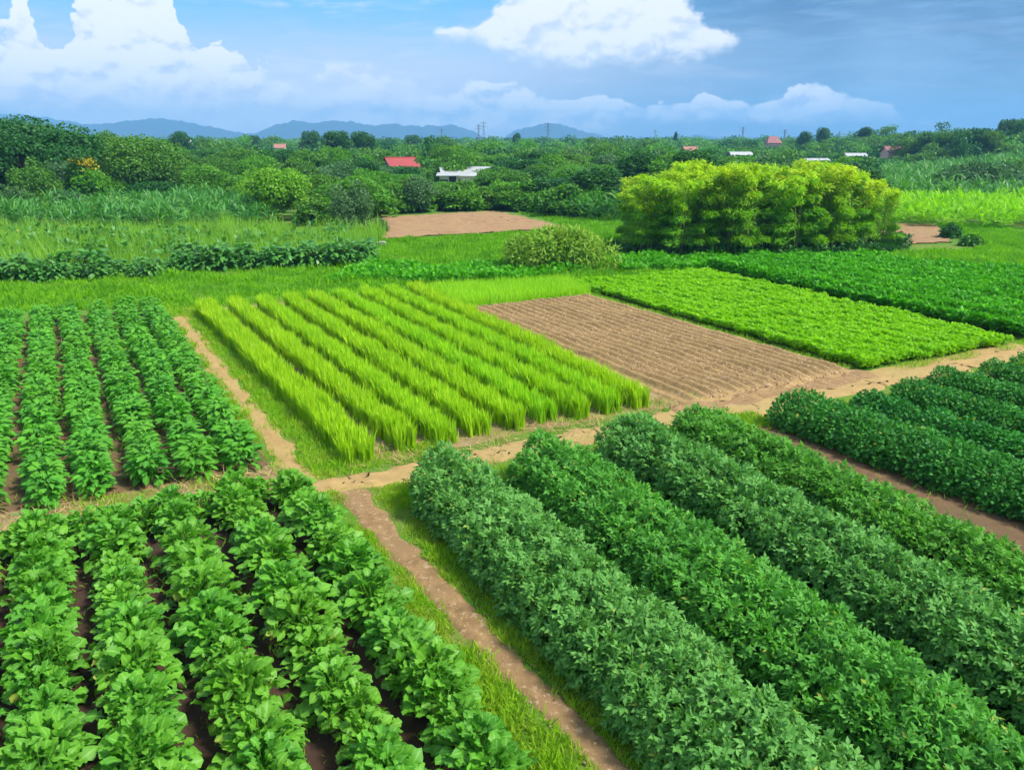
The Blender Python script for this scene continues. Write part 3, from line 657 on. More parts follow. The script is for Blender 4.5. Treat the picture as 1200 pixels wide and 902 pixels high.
# ------------------------------------------------------------ trees
def crown_pts(g, n, lobes, shape):
    """points on clustered lobes inside a unit crown (radius 1, height 0..1)"""
    P = []; D = []
    for _ in range(lobes):
        a = g.uniform(0, 2*PI); q = math.sqrt(g.uniform(0, 1))
        if shape == 'flat':
            c = np.array([q*.82*math.cos(a), q*.82*math.sin(a), .80-.22*q*q+g.uniform(-.22, .08)]); s = np.array([.34, .34, .12])
        elif shape == 'tall':
            zz = g.uniform(.15, .9); w = math.sqrt(max(.05, 1-((zz-.45)/.6)**2)); c = np.array([q*.6*w*math.cos(a), q*.6*w*math.sin(a), zz]); s = np.array([.38, .38, .17])
        elif shape == 'cone':
            zz = g.uniform(.1, .95); w = (1.05-zz); c = np.array([q*w*.8*math.cos(a), q*w*.8*math.sin(a), zz]); s = np.array([.30*w+.12, .30*w+.12, .12])
        else:
            zz = g.uniform(.12, .86); w = math.sqrt(max(.08, 1-((zz-.40)/.56)**2)); c = np.array([q*.74*w*math.cos(a), q*.74*w*math.sin(a), zz]); s = np.array([.33, .33, .17])
        s = s*g.uniform(.7, 1.2); m_ = n//lobes; dr = rdir(m_, -.55, 1.)
        P.append(c+dr*s*g.uniform(.7, 1.08, (m_, 1))); D.append(dr)
    return np.concatenate(P), np.concatenate(D)
def tree_mesh(seed, shape, mat, h, w, n, L, lobes=26, cb=.22, leaf=T_DIA2):
    g = np.random.default_rng(seed+700)
    P, D = crown_pts(g, n, lobes, shape); k_ = len(P)
    P = P*np.array([w/2, w/2, h*(1-cb)])+np.array([0, 0, h*cb*.8])
    mb = MB().inst(leaf, frames(D*.5+gauss(k_, .55)-np.array([0, 0, .1]), D+gauss(k_, .45)+np.array([0, 0, .6]), g.uniform(.7, 1.3, k_)*L), P)
    tm = MB(); r = h*.024+.03
    tm.tube([(0, 0, -.1), (g.normal(0, .05), g.normal(0, .05), h*.2), (g.normal(0, .12), g.normal(0, .12), h*.45), (g.normal(0, .2), 0, h*.72)], [r*1.35, r, r*.7, r*.25], 8)
    for _ in range(9):
        q = P[g.integers(k_)]; z0 = g.uniform(.18, .5)*h; tm.tube([(0, 0, z0), tuple(q*.45+np.array([0, 0, z0*.5])), tuple(q*.9)], [r*.55, r*.33, r*.1], 5)
    return tm.mesh('trunk', M['bark']), mb.mesh('crown', mat)
KIND = {}
def kind(key, shape, mat, h, w, n, L, lobes=26, cb=.22, leaf=T_DIA2, var=2):
    cb *= .5; KIND[key] = [(tree_mesh(hash_(key)+i, shape, mat, h, w, n, L, lobes, cb, leaf), h, w) for i in range(var)]
def hash_(s): return sum(ord(c)*(i+3) for i, c in enumerate(s)) % 997
kind('spreading', 'flat', TR['deep'], 9, 13, 28900, 0.26, 46, .25, var=1)
kind('darkround', 'round', TR['deep'], 6, 6.5, 8160, 0.26)
kind('midround', 'round', TR['mid'], 6, 7, 8840, 0.24, var=3)
kind('midflat', 'flat', TR['mid'], 6, 8, 8840, 0.24, var=2)
kind('fresh', 'round', TR['fresh'], 5.5, 6.5, 8500, 0.24, var=2)
kind('lime', 'round', TR['lime'], 4.6, 6.4, 12750, 0.21, 40, .12, var=1)
kind('grey', 'round', TR['grey'], 4.5, 5, 6460, 0.20, 26, .1, var=2)
kind('cone', 'cone', TR['deep'], 8, 4, 5100, 0.30, 24, .12, var=1)
kind('tall', 'tall', TR['deep'], 9, 6, 7820, 0.30, 26, .25, var=2)
kind('dome', 'round', TR['mid'], 7.2, 10.5, 22100, 0.24, 60, .12, var=1)
tcount = 0
def tree(key, x, y, h, w, label, group=None, name='broadleaf_tree', cat='tree'):
    global tcount
    (tm, cm), h0, w0 = KIND[key][tcount % len(KIND[key])]; tcount += 1
    root = link(name, None); tag(root, label, cat, group)
    root.location = (float(x), float(y), float(gh(x, y))); root.rotation_euler = (0, 0, rng.uniform(0, 6.28)); root.scale = (w/w0, w/w0, h/h0)
    link('trunk', tm, root); link('crown', cm, root); return root
def T(key, px, Y, toppy, wpx, label, **k_):
    h = hz(toppy, Y); w = wpx/F*(Y*.957+2); taken.append((px, Y, wpx, w)); return tree(key, at(px, Y), Y, h, w, label, **k_)
taken = []
T('spreading', 34, 86, 128, 172, 'big dark spreading tree at the left edge, highest crown on the left')
T('darkround', -30, 84, 165, 90, 'dark tree cut by the left edge below the big spreading tree')
T('midround', 44, 80, 194, 66, 'small fresh green tree in front of the big spreading tree')
T('grey', 12, 76, 217, 60, 'low grey green bush tree at the left edge of the leafy field')
T('grey', 80, 78, 222, 56, 'low grey green bush tree below the big spreading tree')
T('fresh', 108, 92, 182, 56, 'yellow green tree between the spreading tree and the dome shaped tree')
T('midflat', 128, 118, 148, 52, 'tall tree peeking above the dome shaped tree on the left')
T('dome', 168, 92, 159, 118, 'large dome shaped mid green tree right of the spreading tree')
T('fresh', 128, 88, 205, 60, 'fresh green low tree at the left foot of the dome shaped tree')
T('darkround', 186, 88, 212, 60, 'dark low tree at the right foot of the dome shaped tree')
T('fresh', 245, 92, 191, 74, 'fresh green wide tree left of the bright lime round tree')
T('fresh', 285, 84, 205, 60, 'small yellowish tree touching the left side of the lime round tree')
T('lime', 326, 73, 197, 86, 'bright lime round tree at the edge of the tall grass')
T('grey', 410, 66, 211, 62, 'grey green round tree left of the far ploughed field')
T('midround', 378, 78, 203, 60, 'mid green tree between the lime tree and the grey green tree')
T('darkround', 368, 230, 153, 30, 'dark round tree rising above the wood under the left mountains')
T('tall', 398, 190, 152, 44, 'dark tall tree under the peaks of the left mountains')
T('tall', 428, 200, 156, 42, 'dark tree right of the tallest mountain-side tree')
T('darkround', 216, 210, 153, 34, 'dark tree on the skyline left of the white chimney')
T('midround', 242, 220, 160, 30, 'mid green skyline tree right of the white chimney')
T('tall', 300, 330, 158, 20, 'slender dark tree on the skyline between the mountain ranges')
T('darkround', 486, 300, 158, 26, 'dark round tree on the skyline above the red roof')
T('midround', 520, 260, 160, 34, 'mid green crown rising from the wood above the white building')
T('tall', 605, 380, 157, 14, 'narrow dark tree on the skyline just left of the single hill')
T('midround', 690, 310, 160, 26, 'round crown on the skyline at the right foot of the single hill')
T('tall', 940, 300, 158, 22, 'tree on the skyline between the red pavilion and the tallest tree')
T('darkround', 1010, 300, 159, 26, 'dark crown on the skyline above the right hand white sheds')
T('midflat', 560, 150, 178, 66, 'broad flat crowned tree standing behind the white building')
T('darkround', 652, 160, 176, 60, 'dark round crown in the wood under the single hill')
T('cone', 791, 420, 156, 12, 'dark pointed conifer on the skyline above the bamboo')
T('tall', 962, 320, 154, 18, 'dark tall tree on the skyline right of the red pavilion')
T('darkround', 980, 175, 181, 20, 'dark small tree between the white roofs on the right')
for q, (px, Y, tp, w) in enumerate([(1062, 210, 163, 40), (1085, 205, 160, 44), (1112, 200, 158, 48), (1138, 200, 160, 46), (1158, 195, 164, 30), (1176, 235, 158, 30), (1196, 230, 156, 34), (1215, 230, 157, 34)]):
    T('darkround' if q % 2 else 'midround', px, Y, tp, w, ['dark tree at the left end of the dark row on the right skyline', 'rounded tree near the left of the dark right skyline row', 'highest rounded tree of the dark right skyline row', 'broad dark tree right of the middle of the skyline row', 'small tree ending the dark right skyline row', 'dark tree left of the pale hill crest', 'dark tree rising behind the pale hill', 'dark tree at the right edge of the hill crest'][q])
T('midflat', 585, 92, 193, 72, 'flat topped tree right of the white building')
T('darkround', 622, 93, 197, 56, 'dark tree behind the right end of the far ploughed field')
T('grey', 494, 82, 205, 50, 'grey green tree in front of the white building')
T('midflat', 530, 86, 213, 60, 'low spreading tree just below the white building')
T('fresh', 460, 83, 212, 56, 'fresh tree below the red roof')
T('fresh', 640, 90, 214, 64, 'fresh spreading tree above the banana plants')
T('fresh', 690, 96, 200, 70, 'bright fresh tree left of the bamboo grove')
T('darkround', 700, 88, 218, 56, 'dark tree in the hollow left of the bamboo grove')
T('fresh', 665, 110, 190, 60, 'bright feathery tree behind the dark tree, left of the bamboo')
T('grey', 1040, 92, 220, 26, 'greyish tree at the right end of the bamboo grove')

kind('shrub', 'round', TR['mid'], 2.4, 3.6, 2200, .26, 20, .04, var=2)
kind('shrubg', 'round', TR['fresh'], 2.4, 3.6, 2200, .26, 20, .04, var=1)
for (x0, y0, x1, y1, nn_, lab) in ((-14, 80.5, -2, 86.5, 16, 'leafy shrub along the back edge of the far ploughed field'), (-1, 87, 7, 77, 14, 'leafy shrub right of the far ploughed field'),
                                   (7, 78, 24, 76, 16, 'leafy shrub behind the bamboo grove'), (-16.5, 68.5, -13.5, 77, 8, 'leafy shrub left of the far ploughed field'), (-64, 94, -22, 93, 30, 'leafy shrub behind the broad-leaved field')):
    for q in range(nn_*2):
        t = (q+rng.uniform(0, 1))/(nn_*2); x = x0+(x1-x0)*t+rng.normal(0, .5); y = y0+(y1-y0)*t+rng.uniform(-.6, 3.)
        tree('shrub' if rng.random() < .6 else 'shrubg', x, y, rng.uniform(1.5, 3.), rng.uniform(2.8, 4.6), lab, lab.replace('leafy shrub', 'shrubs'), 'shrub', 'shrub')

# yellow flowering crown on the left
g0 = np.random.default_rng(3)
yr = link('flowering_tree', None); tag(yr, 'small tree topped with yellow blossom between left trees', 'tree')
yx, yY = at(106, 84), 84.; yr.location = (yx, yY, 0); yh = hz(176, yY)
M['blossom'] = leafmat('blossom', (.34, .27, .01), (.42, .40, .02), None, .3, .6, .2, .2, (.6, .5, .03))
pts, dd = crown_pts(g0, 3000, 20, 'round'); pts = pts*np.array([2.2, 2.2, yh*.8])
MB().inst(T_DIA2, frames(dd+gauss(len(dd), .5), dd+np.array([0, 0, .6]), .32), pts).build('crown', TR['fresh'], yr)
pts, dd = crown_pts(g0, 260, 12, 'round'); pts = pts*np.array([1.7, 1.2, 1.3])+np.array([.2, -.5, yh*.66])
MB().inst(T_DIA2, frames(dd+gauss(len(dd), .5), dd+np.array([0, 0, .6]), .26), pts).build('blossom', M['blossom'], yr)
MB().tube([(0, 0, 0), (0, .1, yh*.4), (0, 0, yh*.7)], [.2, .15, .06], 7).build('trunk', M['bark'], yr)

# houses are listed first so that the wood leaves clearings round them
HS = [(470, 150., 40, 184, 198), (545, 118., 78, 195, 215), (1046, 215., 26, 171, 188), (904, 330., 18, 161, 174), (865, 215., 26, 176, 184), (329, 300., 12, 168, 177),
      (955, 190., 34, 186, 191), (803, 300., 20, 170, 179), (1000, 205., 22, 180, 185), (223, 260., 6, 160, 176)]
def clear(px, Y, w, top):
    for hx, hY, hw, ht, hb in HS:
        if abs(px-hx) < (hw/2+w/2*.6) and Y < hY+6 and top < hb-3:
            if Y > hY-5: return None
            top = max(top, hb-3+rng.uniform(0, 3))
    return top
# the wooded belt: individuals nearest, the rest one mass
zones = [(-400, 260, 'left of the lime round tree'), (260, 440, 'beyond the lime round tree'), (440, 590, 'around the red roof'),
         (590, 730, 'under the single hill'), (730, 900, 'behind the bamboo, left half'), (900, 1060, 'behind the bamboo, right half'), (1060, 1600, 'on the far right')]
desc = {'darkround': 'dark rounded tree', 'midround': 'mid green rounded tree', 'midflat': 'flat crowned tree', 'fresh': 'fresh green tree', 'grey': 'grey green low tree', 'tall': 'tall dark tree'}
cand = []; Yc = 72.; 
while Yc < 165:
    stepx = 4.7
    for x in np.arange(-.68*Yc-8, .50*Yc+8, stepx):
        cand.append((x+rng.uniform(-1.8, 1.8), Yc+rng.uniform(-2, 2)))
    Yc += 4.9
nt = 0; rest = []
keys = ['darkround', 'midround', 'midround', 'midflat', 'fresh', 'fresh', 'grey', 'tall']
def th(Y): return rng.uniform(2.7, 5.9)+min(1.2, (Y-85)*.007)
for x, Yt in cand:
    px = 600+x/(Yt*.957+2)*F
    if x < -20 and Yt < 93: continue
    if -20 <= x < -14 and Yt < 75: continue
    if -14 <= x < -1 and Yt < 81+(x+13)*.5: continue
    if -1 <= x < 5 and Yt < 87-(x+1)*1.5: continue
    if 5 <= x < 24 and Yt < 79: continue
    if x > 22 and Yt < 165 and px > 1010+(Yt-86)*.0: continue
    h = th(Yt); top = 163+(7-h)/Yt*950; w = rng.uniform(4.6, 9.)
    wp = w/Yt*950
    tp = clear(px, Yt, wp, top)
    if tp is None or hz(tp, Yt) < 1.2: continue
    h = hz(tp, Yt) if tp > top else h
    if any(abs(px-a)+abs(Yt-b)*4 < c*.3 for a, b, c, d_ in taken): continue
    if nt < 290:
        ky = keys[rng.integers(len(keys))]; zn = [z for z in zones if z[0] <= px < z[1]]
        if not zn: continue
        far = 'in the wood edge' if Yt < 112 else 'deep in the wood'
        tree(ky, x, Yt, h, w, f'{desc[ky]} {far}, {zn[0][2]}', 'trees of the wooded belt'); nt += 1
    else: rest.append((x, Yt, h, w))
print('belt trees', nt, 'cand', len(cand))
Yc = 168.
while Yc < 1500:
    sp = 6.4+(Yc-168)*.016
    for x in np.arange(-.72*Yc, .72*Yc, sp):
        xx = x+rng.uniform(-.35, .35)*sp; yy = Yc+rng.uniform(-.4, .4)*sp
        px = 600+xx/(yy*.957+2)*F
        h = rng.uniform(3.2, 5.5)+min(1.1, (yy-160)*.003)+(rng.random() < .10)*rng.uniform(1, 3.4); w = sp*rng.uniform(.95, 1.4); top = 163+(7-h)/yy*950
        tp = clear(px, yy, w/yy*950, top)
        if tp is None or hz(tp, yy) < 1.5: continue
        h = hz(tp, yy) if tp > top else h
        if px > 1040 and yy < 190: continue
        rest.append((xx, yy, h, w))
    Yc += sp*.95
rest = np.array(rest); print('mass trees', len(rest))
def mass(sel, mat, name, label, seed):
    mb = MB(); g = np.random.default_rng(seed)
    near_ = sel[sel[:, 1] < 330]; far_ = sel[(sel[:, 1] >= 330) & (sel[:, 1] < 700)]; vf_ = sel[sel[:, 1] >= 700]
    for part, nn_, L in ((near_, 900, .48), (far_, 320, .90), (vf_, 120, 1.8)):
        if not len(part): continue
        for j in range(4):
            pp = part[j::4]
            if not len(pp): continue
            P, D = crown_pts(g, nn_, 14, 'round' if j % 2 else 'flat'); k_ = len(P)
            A = frames(D*.5+gauss(k_, .55), D+gauss(k_, .45)+np.array([0, 0, .6]), g.uniform(.7, 1.3, k_)*L)
            tv, tf, tr = T_DIA2
            lv = np.einsum('nij,kj->nki', A, tv)
            S3 = np.stack([pp[:, 3]/2, pp[:, 3]/2, pp[:, 2]*.9], 1)
            C = np.stack([pp[:, 0], pp[:, 1], gh(pp[:, 0], pp[:, 1])+pp[:, 2]*.08], 1)
            V = (P[None]*S3[:, None]+C[:, None])[:, :, None, :]+lv[None]
            NN = len(pp)*k_
            f = tf[None]+(np.arange(NN)*len(tv))[:, None, None]
            mb.add(V.reshape(-1, 3), f.reshape(-1, 3), 0, np.tile(tr, NN))
    return tag(mb.build(name, mat), label, 'wood', kind='stuff')
pick = rng.integers(0, 10, len(rest))
mass(rest[pick < 3], TR['deep'], 'far_wood', 'dark trees of the far wood stretching to the horizon', 1)
mass(rest[(pick >= 3) & (pick < 7)], TR['mid'], 'far_wood', 'mid green trees of the far wood stretching to the horizon', 2)
mass(rest[pick >= 7], TR['fresh'], 'far_wood', 'fresher green trees scattered through the far wood', 3)

# ------------------------------------------------------------ buildings
C_ = dict(white=plain('white_wall', (.72, .70, .66), .8, .1), cream=plain('cream_wall', (.62, .52, .40), .8, .1), pink=plain('pink_wall', (.58, .36, .34), .8, .1), red=plain('red_roof', (.32, .045, .038), .5, .2, .8),
          pinkroof=plain('faded_red_roof', (.26, .09, .09), .6, .2, .8), metal=plain('pale_metal_roof', (.40, .41, .41), .45, .15, .5), dark=plain('dark_glass', (.03, .035, .04), .2, .1), orange=plain('orange_roof', (.36, .16, .11), .7, .2, .8),
          steel=plain('grey_steel', (.16, .19, .22), .6, .1), conc=plain('grey_concrete', (.42, .40, .36), .9, .2, 3.))
def house(name, label, px, Y, w, d, wh, rh, wall, roof, rz=0., kindr='gable', cat='house', z0=0.):
    root = link(name, None); place(root, at(px, Y), Y, z0+float(gh(at(px, Y), Y)), rz); tag(root, label, cat)
    wl = MB()
    wl.box((0, 0, wh/2), (w, d, wh))
    if kindr == 'gable':
        for s in (-1, 1): wl.add([(s*(w/2-.01), -d/2, wh), (s*(w/2-.01), d/2, wh), (s*(w/2-.01), 0, wh+rh*.96)], [(0, 1, 2)])
    wl.build('wall', C_[wall], root, False)
    r = MB(); ov = .45; t = .09
    if kindr == 'gable':
        for s in (-1, 1):
            a = np.array([(-w/2-ov, s*(d/2+ov), wh-rh*ov/(d/2)), (w/2+ov, s*(d/2+ov), wh-rh*ov/(d/2)), (w/2+ov, 0, wh+rh), (-w/2-ov, 0, wh+rh)])
            v = np.concatenate([a+np.array([0, 0, .02]), a+np.array([0, 0, .02+t])])
            r.add(v, [(0, 1, 2, 3), (7, 6, 5, 4), (0, 4, 5, 1), (1, 5, 6, 2), (2, 6, 7, 3), (3, 7, 4, 0)])
    elif kindr == 'hip':
        q = min(w, d)*.32
        v = [(-w/2-ov, -d/2-ov, wh), (w/2+ov, -d/2-ov, wh), (w/2+ov, d/2+ov, wh), (-w/2-ov, d/2+ov, wh), (-q, 0, wh+rh), (q, 0, wh+rh)]
        v = np.array(v)+np.array([0, 0, .03]); r.add(v, [(0, 1, 5, 4), (2, 3, 4, 5)]); r.add(v, [(1, 2, 5), (3, 0, 4)]); r.add(v-np.array([0, 0, .02]), [(3, 2, 1, 0)])
    elif kindr == 'shed':
        a = np.array([(-w/2-ov, -d/2-ov, wh+.03), (w/2+ov, -d/2-ov, wh+.03), (w/2+ov, d/2+ov, wh+rh), (-w/2-ov, d/2+ov, wh+rh)]); v = np.concatenate([a, a+np.array([0, 0, t])])
        r.add(v, [(0, 1, 2, 3), (7, 6, 5, 4), (0, 4, 5, 1), (1, 5, 6, 2), (2, 6, 7, 3), (3, 7, 4, 0)])
    elif kindr == 'vault':
        n = 12; v = []
        for xx in (-w/2-ov, w/2+ov):
            for i in range(n+1): an = PI*i/n; v.append((xx, -(d/2+ov)*math.cos(an), wh+.02+rh*math.sin(an)))
        r.add(v, [(i, i+1, n+2+i, n+1+i) for i in range(n)])
    rf = r.build('roof', C_[roof], root, False)
    if kindr == 'gable': MB().box((0, 0, wh+rh+.12), (w+.9, .3, .1)).build('ridge_cap', C_[roof], rf, False)
    nwin = max(2, int(w/2.8))
    for i in range(nwin):
        xw = -w/2+w*(i+.5)/nwin
        if i == nwin//2:
            MB().box((xw, -d/2-.03, 1.05), (1., .06, 2.1)).build('door', C_['dark'], root, False); continue
        wn = MB(); wn.box((xw, -d/2-.03, wh*.56+.5), (1.3, .06, .08)).box((xw, -d/2-.03, wh*.56-.5), (1.3, .06, .08)).box((xw-.61, -d/2-.03, wh*.56), (.08, .06, .92)).box((xw+.61, -d/2-.03, wh*.56), (.08, .06, .92))
        wf = wn.build('window', C_['conc'], root, False); MB().box((xw, -d/2-.015, wh*.56), (1.14, .03, .92)).build('pane', C_['dark'], wf, False)
    return root
sc = lambda Y: (Y*.957+2)/F
house('house', 'red roofed house showing above the trees', 470, 150, 34*sc(150), 5.5, hz(197, 150), hz(184, 150)-hz(196, 150), 'cream', 'red', .55)
house('long_building', 'long white building with pale roof half hidden by trees', 548, 122, 56*sc(122), 6, hz(206, 122), hz(197, 122)-hz(206, 122), 'white', 'metal', .12, 'shed', 'building')
house('annex', 'small white block in front of the long white building', 526, 117, 20*sc(117), 3.5, hz(206, 117), .25, 'white', 'metal', .05, 'shed', 'building')
house('house', 'pink walled house with faded red roof at the right', 1045, 215, 20*sc(215), 6, hz(180, 215), hz(174, 215)-hz(180, 215), 'pink', 'pinkroof', -.1)
house('pavilion', 'faded red hip roofed pavilion on the skyline', 904, 330, 15*sc(330), 5, hz(169, 330), hz(161, 330)-hz(169, 330), 'pink', 'pinkroof', 0, 'hip', 'pavilion')
house('domed_shed', 'pale shed with a rounded roof above the bamboo', 865, 215, 22*sc(215), 5, hz(184, 215), hz(178, 215)-hz(184, 215), 'white', 'metal', 0, 'vault', 'shed')
house('house', 'small orange roofed house far away under the left mountains', 330, 300, 11*sc(300), 4, hz(173, 300), hz(169, 300)-hz(173, 300), 'white', 'orange')
house('shed', 'low white roofed shed left of the dark small tree', 955, 190, 24*sc(190), 5, hz(190, 190), .7, 'white', 'metal', .1, 'gable', 'shed')
house('shed', 'low white roofed shed right of the dark small tree', 1000, 205, 20*sc(205), 5, hz(184, 205), .8, 'white', 'metal', -.1, 'gable', 'shed')
house('house', 'small cream house with brown roof in the far centre right', 808, 300, 14*sc(300), 5, hz(176, 300), hz(172, 300)-hz(176, 300), 'cream', 'orange')
ch = link('chimney_tower', None); place(ch, at(223, 255), 255); tag(ch, 'slim white water tower among the left skyline trees', 'tower')
MB().tube([(0, 0, 0), (0, 0, hz(168, 255))], [.55, .5], 10).build('shaft', C_['white'], ch)
MB().tube([(0, 0, hz(168, 255)), (0, 0, hz(167.5, 255)), (0, 0, hz(164.6, 255)), (0, 0, hz(164.2, 255))], [.5, 1., 1., .3], 12).build('tank', C_['white'], ch)
# concrete slab at the field corner
sl = MB(); x0, y0 = gp(444, 289); sl.box((x0, y0, .14), (1.0, .7, .28), 0, .3).box((x0-.75, y0+.3, .1), (.5, .5, .2), 0, .5).box((x0+.15, y0-.05, .31), (.6, .5, .06), 0, .1)
tag(sl.build('concrete_slab', C_['conc'], None, False), 'broken pale concrete slab in the meadow below the far ploughed field', 'slab')

def pylon(px, Y, toppy, arms, label):
    h = hz(toppy, Y); root = link('pylon', None); place(root, at(px, Y), Y, 0, rng.uniform(-.3, .3)); tag(root, label, 'pylon')
    b = MB(); wb, wt = h*.075, h*.018; lv = np.linspace(0, 1, 9)
    def cor(t, i): w = wb+(wt-wb)*min(1, t/.75); return ((1, -1)[i in (1, 2)]*w, (1, -1)[i in (2, 3)]*w, t*h)
    r = max(.09, h*.006)
    for i in range(4): b.tube([cor(t, i) for t in lv], r, 4)
    for j in range(8):
        for i in range(4):
            b.tube([cor(lv[j], i), cor(lv[j+1], (i+1) % 4)], r*.55, 3); b.tube([cor(lv[j+1], i), cor(lv[j], (i+1) % 4)], r*.55, 3)
    b.build('lattice_mast', C_['steel'], root)
    for q in range(arms):
        z = h*(.95-.13*q); L = h*(.13+.03*q)
        b = MB(); b.tube([(-L, 0, z), (L, 0, z)], r*.7, 4); b.tube([(-L, 0, z), (0, 0, z+h*.045), (L, 0, z)], r*.6, 4); am = b.build('crossarm', C_['steel'], root)
        for s in (-1, 1): MB().tube([(s*L, 0, z), (s*L, 0, z-h*.05)], r*.7, 5).build('insulator', C_['steel'], am)
for a in [(561, 640, 146, 2, 'shorter lattice mast of the pair left of the single hill'), (567, 600, 143, 2, 'taller lattice mast of the pair left of the single hill'), (642, 650, 144, 3, 'lattice pylon in front of the single hill'),
          (518, 700, 151, 1, 'small mast at the right end of the left mountains'), (767, 900, 152, 2, 'distant pylon left of the pointed conifer'), (869, 620, 149, 2, 'pylon above the bamboo, left of the red pavilion'),
          (918, 560, 152, 2, 'pylon right of the red pavilion'), (982, 800, 154, 1, 'faint distant mast right of the tall skyline tree')]: pylon(*a)

# ------------------------------------------------------------ mountains
mtn = plain('mountain_forest', (.012, .032, .022), .9, .3, .01)
def ridge(prof, Y0, dep, label):
    px = np.array([p[0] for p in prof], float); py = np.array([p[1] for p in prof], float)
    q = np.linspace(px[0], px[-1], 420); zz = np.array([hz(p, Y0) for p in np.interp(q, px, py)])
    zz = zz+nz(q*.11, q*0, 1., 2)*3.+nz(q*.28, q*0, 1., 3)*4.5
    e = np.clip(np.minimum(q-px[0], px[-1]-q)/25, 0, 1); zz = zz*e-(1-e)*2
    t = np.linspace(-1, 1, 41); xx = np.array([at(p, Y0) for p in q])
    Xg = np.repeat(xx[:, None], 41, 1); Yg = Y0+np.repeat(t[None]*dep, 420, 0)
    rid = 1-np.abs(t)**1.2
    gul = np.abs(nz(Xg, Yg*.35, .012, 4)); Z = zz[:, None]*rid[None]*(1-.30*gul*(1-rid[None])*1.6)-1.*np.abs(t)[None]
    return tag(grid(Xg, Yg, Z).build('mountains', mtn), label, kind='structure')
ridge([(-60, 150), (0, 150), (50, 146), (80, 142), (100, 146), (130, 145), (160, 141), (190, 139), (210, 141), (240, 148), (270, 153), (290, 157), (305, 156), (325, 147), (345, 141), (370, 144), (392, 141), (415, 143), (440, 148), (450, 146), (465, 145), (475, 148), (485, 147), (495, 149), (505, 146),
       (515, 148), (525, 147), (535, 147), (545, 151), (557, 156), (570, 160), (585, 163)], 3900, 420, 'long jagged blue mountain range on the left horizon')
ridge([(575, 163), (590, 158), (600, 154), (620, 149), (640, 144), (655, 145), (670, 150), (690, 156), (720, 161), (735, 163)], 4000, 300, 'single broad blue hill on the horizon right of centre')
ridge([(-200, 150), (-60, 140), (0, 134), (30, 134), (60, 138), (90, 143), (120, 150), (150, 158), (170, 163)], 4650, 300, 'paler second range behind the left trees')
ridge([(700, 163), (790, 160), (815, 158), (840, 160.5), (900, 161), (1000, 161), (1100, 160), (1250, 161), (1300, 163)], 4300, 250, 'low faint hills along the right horizon')

# ------------------------------------------------------------ haze
hb = MB(); bx = (-4300., 4300.); by = (-130., 5300.); bz = (-3.2, 170.)
hb.box(((bx[0]+bx[1])/2, (by[0]+by[1])/2, (bz[0]+bz[1])/2), (bx[1]-bx[0], by[1]-by[0], bz[1]-bz[0]))
hm = bpy.data.materials.new('haze'); hm.use_nodes = True; hm.node_tree.nodes.clear()
n = NT(hm.node_tree); pv = n.new('ShaderNodeVolumePrincipled'); pv.inputs['Color'].default_value = (.24, .59, 1., 1); pv.inputs['Density'].default_value = .00032; pv.inputs['Anisotropy'].default_value = 0.
o = n.new('ShaderNodeOutputMaterial'); n.L.new(pv.outputs[0], o.inputs['Volume'])
hm.cycles.homogeneous_volume = True
tag(hb.build('haze', hm, None, False), 'thin blue haze filling the distance', 'haze', kind='stuff')

# ------------------------------------------------------------ world
SUN_EL, SUN_AZ = math.radians(52), math.radians(112)
W = bpy.data.worlds.new('World'); S.world = W; W.use_nodes = True; W.node_tree.nodes.clear()
n = NT(W.node_tree)
sky = n.new('ShaderNodeTexSky', sky_type='NISHITA', sun_disc=False, sun_elevation=SUN_EL, sun_rotation=SUN_AZ)
sky.air_density = 1.; sky.dust_density = .6; sky.ozone_density = 1.5
geo = n.new('ShaderNodeTexCoord').outputs['Generated']
sp = n.new('ShaderNodeSeparateXYZ'); n.L.new(geo, sp.inputs[0]); dx, dyy, dz = sp.outputs
AZ = n.m('MULTIPLY', n.m('ARCTAN2', dx, dyy), 180/PI)
EL = n.m('MULTIPLY', n.m('ARCSINE', dz), 180/PI)
def azel(px, py):
    a = (px-600)/F; b = (451-py)/F; v = np.array([a, math.cos(PIT)+b*math.sin(PIT), -math.sin(PIT)+b*math.cos(PIT)]); v /= np.linalg.norm(v)
    return math.degrees(math.atan2(v[0], v[1])), math.degrees(math.asin(v[2]))
Tn = n.m('MULTIPLY_ADD', AZ, 1/80, .5, clamp=True)           # -40..40 deg -> 0..1
def curve(pts, lo=0., hi=12.):                                # outline given as (column,row) -> elevation
    c = n.new('ShaderNodeFloatCurve'); cc = c.mapping.curves[0]
    q = sorted([((azel(a, b)[0]+40)/80, (azel(a, b)[1]-lo)/(hi-lo)) for a, b in pts])
    cc.points[0].location = (0., min(1, max(0, q[0][1]))); cc.points[1].location = (1., min(1, max(0, q[-1][1])))
    for p in q: cc.points.new(p[0], min(1, max(0, p[1]))).handle_type = 'VECTOR'
    c.mapping.update(); n.L.new(Tn, c.inputs['Value'])
    return n.m('MULTIPLY_ADD', c.outputs[0], hi-lo, lo)
cv_ = n.new('ShaderNodeCombineXYZ'); n.L.new(AZ, cv_.inputs[0]); n.L.new(n.m('MULTIPLY', EL, 1.5), cv_.inputs[1]); pos = cv_.outputs[0]
def shift(a, b):
    v = n.new('ShaderNodeVectorMath', operation='ADD'); n.L.new(pos, v.inputs[0]); v.inputs[1].default_value = (a, b, 0); return v.outputs[0]
